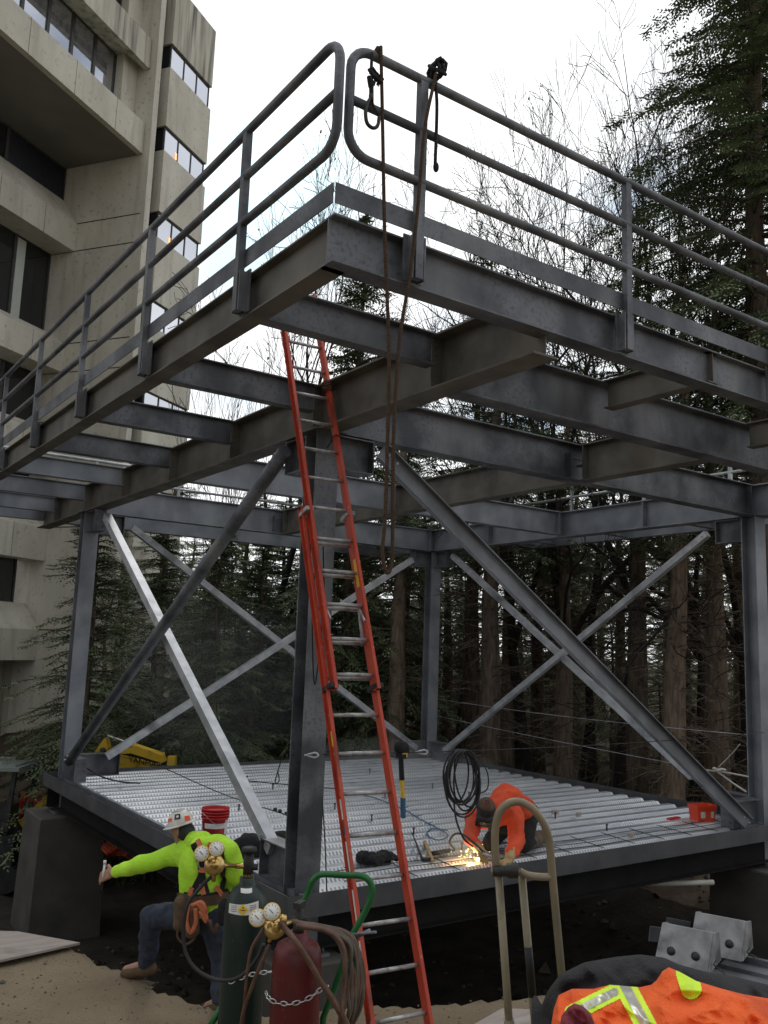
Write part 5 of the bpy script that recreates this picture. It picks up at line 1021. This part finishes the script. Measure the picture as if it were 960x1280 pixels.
# ================================================================== bench with jacket and brackets
zb_ = 1.1; top_ = [onz(*q, zb_) for q in ((745, 1218), (1010, 1206), (1130, 1330), (700, 1350))]; m = MB()
n = [p-V((0, 0, .03)) for p in top_]; m.add(top_+n, [(0, 1, 2, 3)[::-1], (4, 5, 6, 7), (0, 1, 5, 4), (1, 2, 6, 5), (2, 3, 7, 6), (3, 0, 4, 7)]); bt = thing('work_bench', 'grey steel bench top at the lower right corner under the brackets', 'bench', V((top_[0].x, top_[0].y, gz(top_[0].x, top_[0].y)))); part('bench_top', m, 'galv', bt)
cen = sum(top_, V((0, 0, 0)))/4
for p in top_: q = p.lerp(cen, .12); m = MB(); m.tube([V((q.x, q.y, gz(q.x, q.y)-.05)), V((q.x, q.y, zb_-.02))], .025, 8); part('leg', m, 'mach', bt)
def bracket(u_, v_, d, lab, s_=1.):
    c = dep(u_, v_, d); x = (CR*.84-fwd*.55); x.z = 0; x.normalized(); x.normalize(); y = V((-x.y, x.x, 0)); th = tag(link('steel_bracket', None, None, c), lab, 'bracket', 'galvanized brackets on the bench')
    w_, h_ = .17*s_, .105*s_; tl = y*.95*h_; f0, f1 = c-x*w_/2, c+x*w_/2; m = MB(); t_ = -y*.006+upz*.003
    P = [f0, f1, f1+upz*h_+tl, f0+upz*h_+tl]; m.add(P+[p-t_ for p in P], [(0, 1, 2, 3), (7, 6, 5, 4), (0, 4, 5, 1), (1, 5, 6, 2), (2, 6, 7, 3), (3, 7, 4, 0)])
    for e in (f0, f1): Q = [e+y*.006, e+upz*h_+tl+y*.006, e+upz*h_*.9+y*.16*s_, e+y*.18*s_]; m.add(Q+[p+x*.006 for p in Q], [(0, 1, 2, 3), (7, 6, 5, 4), (0, 4, 5, 1), (1, 5, 6, 2), (2, 6, 7, 3), (3, 7, 4, 0)])
    Q = [f0+upz*h_+tl, f1+upz*h_+tl, f1+upz*h_*.97+y*.12*s_, f0+upz*h_*.97+y*.12*s_]; m.add(Q+[p-upz*.006 for p in Q], [(0, 1, 2, 3), (7, 6, 5, 4), (0, 4, 5, 1), (1, 5, 6, 2), (2, 6, 7, 3), (3, 7, 4, 0)])
    part('plate', m, 'galv_r', th); nn = (upz*.45-y).normalized()
    for k in (-.22, .25): m = MB(); m.lathe([(.014*s_, .0), (.014*s_, .0022), (.0005, .0022)], c+x*w_*k+upz*h_*.36+tl*.36+nn*.0035, nn, 16); part('bolt_hole', m, 'ink', th)
    m = MB(); 
    for k in range(3): m.tube([f1+y*.05+upz*.02+x*.01, f1+x*(.03+.03*k)-y*.02*k+upz*(.05-.02*k)], .0018, 4)
    part('tie_wire', m, 'mach', th)
bracket(850, 1211, 2.9, 'nearer galvanized bent bracket with two bolt holes beside the black cloth'); bracket(893, 1195, 3.06, 'farther galvanized bent bracket with two bolt holes', 1.02)
m = MB(); a, b_ = onz(905, 1203, 1.106), onz(985, 1222, 1.106); m.bar(a, b_, .09, .012); m.bar(a+upz*.012+fwd*.05, b_+upz*.012+fwd*.05, .02, .03); solo('steel_angle', m, 'galv', 'grey steel angle lying right of the brackets', 'steel angle')
m = MB(); a, b_ = dep(812, 1167, 3.15), dep(860, 1172, 3.2); m.bar(a, b_, .006, .05, up=(0, 0, 1)); m.bar(dep(832, 1157, 3.25), dep(862, 1163, 3.25), .004, .06); solo('steel_strip', m, 'galv', 'thin steel strips sticking out behind the nearer bracket', 'steel strip')
def cloth(name, tops, vb, d0, d1, mat, amp, step=3, seed=0, bands=(), nv=34):
    us = list(range(tops[0][0], tops[-1][0]+1, step)); G = []
    def vt(u_):
        for (a, x), (b_, y) in zip(tops, tops[1:]):
            if a <= u_ <= b_: return x+(y-x)*(u_-a)/(b_-a)
        return tops[-1][1]
    for u_ in us:
        col = []
        for j in range(nv+1):
            t = j/nv; v0 = vt(u_); v_ = v0+(vb-v0)*t; d = d0+(d1-d0)*(t**.8)+amp*(mnoise.noise(V((u_*.021, v_*.03, seed)))+.5*mnoise.noise(V((u_*.06, v_*.05, seed+4))))+amp*.55*(abs(mnoise.noise(V((u_*.012+v_*.02, v_*.035-u_*.018, seed+9))))*2-.4)+amp*.25*(abs(mnoise.noise(V((u_*.05-v_*.06, v_*.03+u_*.02, seed+2))))*2-.4)
            if t < .08: d += .05*(1-t/.08)**2
            col.append((u_, v_, dep(u_, v_, d)))
        G.append(col)
    m = MB(); n = nv+1; m.v = [c[2] for col in G for c in col]
    fs = [(i*n+j, i*n+j+1, (i+1)*n+j+1, (i+1)*n+j) for i in range(len(us)-1) for j in range(nv)]
    N_ = len(m.v); back = []
    for col in G:
        for c in col: p = c[2].copy(); p = p+(p-CAM).normalized()*.05; p.z = max(zb_+.003, p.z-.05); back.append(p)
    m.v += back
    for f in fs: m.f.append(f); m.f.append(tuple(k+N_ for k in f[::-1]))
    ed = [(i*n, (i+1)*n) for i in range(len(us)-1)]+[((i+1)*n+nv, i*n+nv) for i in range(len(us)-1)]+[(j+1, j) for j in range(nv)]+[((len(us)-1)*n+j, (len(us)-1)*n+j+1) for j in range(nv)]
    for a, b_ in ed: m.f.append((a, b_, b_+N_, a+N_))
    m.mi = [0]*len(m.f); m.sm = [True]*len(m.f); c = sum(m.v, V((0, 0, 0)))/len(m.v)
    th = link(name, None, None, c); part('fabric', m, mat, th)
    for bm, mtl, off in bands:
        b2 = MB(); b2.v = [x[2]+(CAM-x[2]).normalized()*off for col in G for x in col]
        for f in fs:
            uu = sum(G[k//n][k % n][0] for k in f)/4; vv = sum(G[k//n][k % n][1] for k in f)/4
            if bm(uu, vv): b2.f.append(f); b2.mi.append(0); b2.sm.append(True)
        if b2.f:
            used = sorted({k for f in b2.f for k in f}); mp_ = {k: i for i, k in enumerate(used)}; b2.v = [b2.v[k] for k in used]; b2.f = [tuple(mp_[k] for k in f) for f in b2.f]
            part('reflective_tape' if mtl == 'silver' else 'lime_band', b2, mtl, th)
    return th
def sd(u_, v_, a, b_): 
    dx, dy = b_[0]-a[0], b_[1]-a[1]; t = max(0, min(1, ((u_-a[0])*dx+(v_-a[1])*dy)/(dx*dx+dy*dy))); return math.hypot(u_-a[0]-dx*t, v_-a[1]-dy*t)
s1, s2 = ((779, 1228), (812, 1290)), ((716, 1266), (768, 1240))
o = cloth('black_jacket', [(664, 1300), (672, 1268), (685, 1238), (700, 1218), (730, 1203), (770, 1196), (800, 1193), (830, 1197), (850, 1206), (880, 1214), (920, 1221), (960, 1231), (1000, 1240)], 1345, 2.62, 2.25, 'blackc', .05, 4, 3); tag(o, 'crumpled black jacket spread on the bench behind the orange jacket', 'jacket')
o = cloth('hi_vis_jacket', [(686, 1300), (692, 1262), (698, 1244), (715, 1236), (742, 1236), (762, 1231), (800, 1234), (814, 1231), (821, 1225), (828, 1214), (836, 1209), (850, 1215), (870, 1226), (900, 1235), (930, 1243), (960, 1248), (1000, 1258)], 1340, 2.36, 1.98, 'orfleece', .045, 1, 11,
          [(lambda u_, v_: sd(u_, v_, *s1) < 13 or sd(u_, v_, *s2) < 10.5 or sd(u_, v_, (858, 1216), (864, 1236)) < 13, 'lime', .004), (lambda u_, v_: sd(u_, v_, *s1) < 6 or sd(u_, v_, *s2) < 5, 'silver', .007)], 90); tag(o, 'orange safety jacket with lime and silver bands heaped at lower right', 'jacket')
o = cloth('neckerchief', [(696, 1300), (702, 1270), (710, 1259), (718, 1254), (728, 1257), (738, 1266), (748, 1290), (752, 1300)], 1335, 1.97, 1.84, 'plaid', .05, 1, 21, (), 60); tag(o, 'crumpled crimson cloth at the collar of the orange jacket', 'cloth')

# ================================================================== boards, netting, pipe
def board(pts, t, mat, lab, name='board'):
    m = MB(); P = [V(p) for p in pts]; Q = [p-upz*t for p in P]; k = len(P); m.add(P+Q, [tuple(range(k)), tuple(range(2*k-1, k-1, -1))]+[(k+i, k+(i+1) % k, (i+1) % k, i) for i in range(k)]); return solo(name, m, mat, lab, name)
board([onz(-60, 1206, -.545), onz(0, 1200, -.545), onz(100, 1178, -.545), onz(22, 1164, -.545), onz(-60, 1162, -.545)], .02, 'ply', 'grey plywood board lying on the sand before the left footing')
board([onz(586, 1284, -.555), onz(676, 1290, -.555), onz(672, 1262, -.555), onz(628, 1260, -.555)], .02, 'ply', 'pale board on the ground behind the hand truck')
m = MB(); rd = random.Random(2)
def netp(i, j): u_ = 133+52*i+6*math.sin(j*5); v_ = 1038+22*i+24*j+4*math.sin(i*9); return dep(u_, v_, 12.4+.25*math.sin(i*14+j*3)+.1*mnoise.noise(V((i*9, j*9, 0))))
for a in range(19): m.tube([netp(k/20, a/18) for k in range(21)], .0045, 4)
for a in range(27): m.tube([netp(a/26, k/12) for k in range(13)], .004, 4)
solo('safety_netting', m, 'net', 'orange plastic safety netting bunched under the left deck edge', 'netting')
m = MB(); a, b_ = dep(742, 1106, 11), dep(892, 1103, 11); m.tube([a, b_], .032, 10); solo('pipe', m, 'pipe', 'pale pipe slung under the right side of the deck', 'pipe')
# ================================================================== excavator and lumber at the left
ex = thing('mini_excavator', 'small yellow excavator with dark canopy frame beside the left footing', 'excavator', V((*dep(0, 1000, 16.6).xy, -2.35))); dx = CR.copy(); dx.z = 0; dx.normalize(); dy = V((-dx.y, dx.x, 0)); RX = Matrix((dx, dy, upz)).transposed()
c0 = dep(-2, 955, 16.3); zr = c0.z; m = MB(); m.box(V((c0.x, c0.y, zr)), (1.3, 1.3, .07), RX); m.box(V((c0.x, c0.y, zr+.045)), (1.1, 1.1, .03), RX); part('canopy', m, 'canopy', ex)
for sx in (-.56, .53):
    for sy in (-.5, .5): m = MB(); a = V((c0.x, c0.y, zr))+dx*sx+dy*sy; m.bar(a, V((a.x, a.y, -1.5))+dx*(-.08), .07, .07); part('canopy_post', m, 'mach', ex)
zb2 = -2.35; cb = V((c0.x, c0.y, 0))
m = MB(); m.box(cb+V((0, 0, zb2+.75)), (1.35, 1.3, .5), RX); m.box(cb-dx*.3+V((0, 0, zb2+1.05)), (.6, 1.2, .3), RX); part('body', m, 'mach', ex)
m = MB(); m.box(cb+V((0, 0, zb2+1.15))+dx*.1, (.45, .5, .12), RX); m.box(cb+V((0, 0, zb2+1.5))-dx*.15, (.12, .5, .6), RX); part('seat', m, 'blackc', ex)
for s_ in (-.15, .2): m = MB(); a = cb+V((0, 0, zb2+1.05))+dx*.45+dy*s_; m.tube([a, a+V((0, 0, .55))+dx*.05], .018, 6); m.ell(a+V((0, 0, .57))+dx*.05, .035); part('lever', m, 'mach', ex)
m = MB(); m.box(cb+V((0, 0, zb2+1.3))+dx*.38-dy*.3, (.3, .3, .4), RX); m.box(cb+V((0, 0, zb2+1.15))+dx*.42-dy*.55, (.25, .15, .15), RX); part('console', m, 'mach', ex)
for s_ in (-.5, .5):
    m = MB(); a = cb+dy*s_+V((0, 0, zb2+.27)); pts = [a+dx*(.75*math.cos(t))*(1)+V((0, 0, .26*math.sin(t))) for t in [i*math.pi/10 for i in range(20)]]; m.sect(a-dy*.14, a+dy*.14, [(.8*(abs(math.cos(t))**.5)*(1 if math.cos(t) > 0 else -1), .27*(abs(math.sin(t))**.6)*(1 if math.sin(t) > 0 else -1)) for t in [i*math.pi/12 for i in range(24)]]); part('track', m, 'black', ex)
def slab(poly, d, th, mat, name, par):
    P = [dep(*q, d) for q in poly]; nn = dy; k = len(P); m = MB(); m.add([p-nn*th/2 for p in P]+[p+nn*th/2 for p in P], [tuple(range(k))[::-1], tuple(range(k, 2*k))]+[(i, (i+1) % k, k+(i+1) % k, k+i) for i in range(k)]); return part(name, m, mat, par)
m = MB(); m.bar(cb+V((0, 0, -1.3))+dx*.6, dep(122, 948, 16.2), .2, .26); part('boom_foot', m, 'excy', ex)
bm_ = slab([(116, 946), (128, 928), (134, 921), (137, 934), (134, 944), (150, 944), (200, 956), (196, 962), (150, 962), (120, 954)], 16.2, .2, 'excy', 'boom', ex)
m = MB(); q = dep(129, 938, 16.08); m.lathe([(.055, 0), (.055, .02), (.001, .02)], q, -dy, 14); part('pivot', m, 'mach', bm_)
slab([(150, 938), (172, 932), (205, 944), (208, 951), (203, 953), (165, 941), (152, 942)], 16.05, .16, 'excy', 'arm', ex)
slab([(150, 942.5), (168, 941), (200, 953), (196, 954), (165, 944.5)], 16.12, .12, 'mach', 'arm_cylinder', ex)
m = MB(); m.tube([dep(134, 919, 16.1), dep(166, 931, 16.1)], .022, 8); part('hydraulic_rod', m, 'chrome', ex); m = MB(); m.tube([dep(166, 931, 16.1), dep(205, 944, 16.1)], .045, 8); part('hydraulic_cylinder', m, 'excy', ex)
m = MB(); q = dep(215, 952, 16.1); m.box(q, (.14, .16, .2), RX); part('bucket_link', m, 'excy', ex)
text('lettering', 'YANMAR', .15, dep(181, 953.2, 16.08), (dep(200, 957.5, 16.08)-dep(164, 950, 16.08)), CU, 'ink', bm_)
lb_ = thing('lumber_stack', 'orange lumber stacked on a red steel trestle behind the left footing', 'lumber', V((*dep(48, 1000, 16.9).xy, -2.35))); c = dep(48, 991, 16.9)
for k in range(3): m = MB(); m.box(c+dy*(.17*(k-1))+V((0, 0, .0)), (.5+.03*k, .15, .09), RX); part('plank', m, 'wood', lb_)
m = MB(); m.box(c-upz*.09, (.55, .5, .07), RX)
for sx in (-.22, .05, .24): m.bar(c+dx*sx-dy*.2-upz*.05, c+dx*sx-dy*.2-upz*1.9, .06, .06)
m.box(c-upz*.3-dy*.2, (.55, .06, .06), RX); part('trestle', m, 'red', lb_)

# loose stones and clods
def stones(name, n, area, rr, mat, lab, dens):
    m = MB(); rd = random.Random(n); k = 0
    while k < n:
        x, y = rd.uniform(*area[:2]), rd.uniform(*area[2:]); d = lipd(x, y)
        if not dens(d): continue
        k += 1; r = rd.uniform(*rr)*(2.2 if rd.random() < .04 else 1); c = V((x, y, gz(x, y)+r*.25)); vs = []
        for q in ((1, 0, 0), (-1, 0, 0), (0, 1, 0), (0, -1, 0), (0, 0, .7), (0, 0, -.7)): vs.append(c+V(q)*r*rd.uniform(.6, 1.2)+V((rd.uniform(-.3, .3), rd.uniform(-.3, .3), 0))*r)
        m.add(vs, [(0, 2, 4), (2, 1, 4), (1, 3, 4), (3, 0, 4), (2, 0, 5), (1, 2, 5), (3, 1, 5), (0, 3, 5)], rd.choice((0, 0, 1)))
    o = link(name, m.mesh(name, mat)); o['kind'] = 'stuff'; tag(o, lab, name)
stones('gravel', 1500, (-4, 1.6, -3.2, 2.6), (.004, .014), ['sand', 'footing'], 'small loose stones scattered over the sand', lambda d: d < .05)
stones('clods', 1500, (-3, 8.5, -1.5, 6), (.02, .07), ['soil', 'bank'], 'dark clods of soil along the pit edge and under the deck', lambda d: d > .05 and random.random() < 1.2/(1+d*.6))

def smoke(name, els, dens, lab):
    m = MB()
    for c, r in els: m.ell(c, r, None, 20, 12)
    mt = bpy.data.materials.new('thin smoke'); mt.use_nodes = True; N = mt.node_tree.nodes; L = mt.node_tree.links; N.remove(N['Principled BSDF'])
    v_ = N.new('ShaderNodeVolumePrincipled'); v_.inputs['Color'].default_value = (.8, .83, .88, 1); v_.inputs['Density'].default_value = dens; L.new(v_.outputs[0], N['Material Output'].inputs['Volume'])
    o = solo(name, m, mt, lab, 'smoke'); o['kind'] = 'stuff'; return o
smoke('weld_smoke', [(tip+V((-.12, .2, .2)), (.3, .28, .24))], .45, 'pale smoke rising from the weld arc')
smoke('drifting_smoke', [(V((2.6, 2.2, .5)), (1.5, 1.7, .5))], .05, 'thin smoke drifting over the middle of the deck')
smoke('rising_smoke', [(V((2.6, 7.6, 1.5)), (1.9, 1.6, 1.5))], .03, 'faint bluish smoke hanging beyond the left braces')
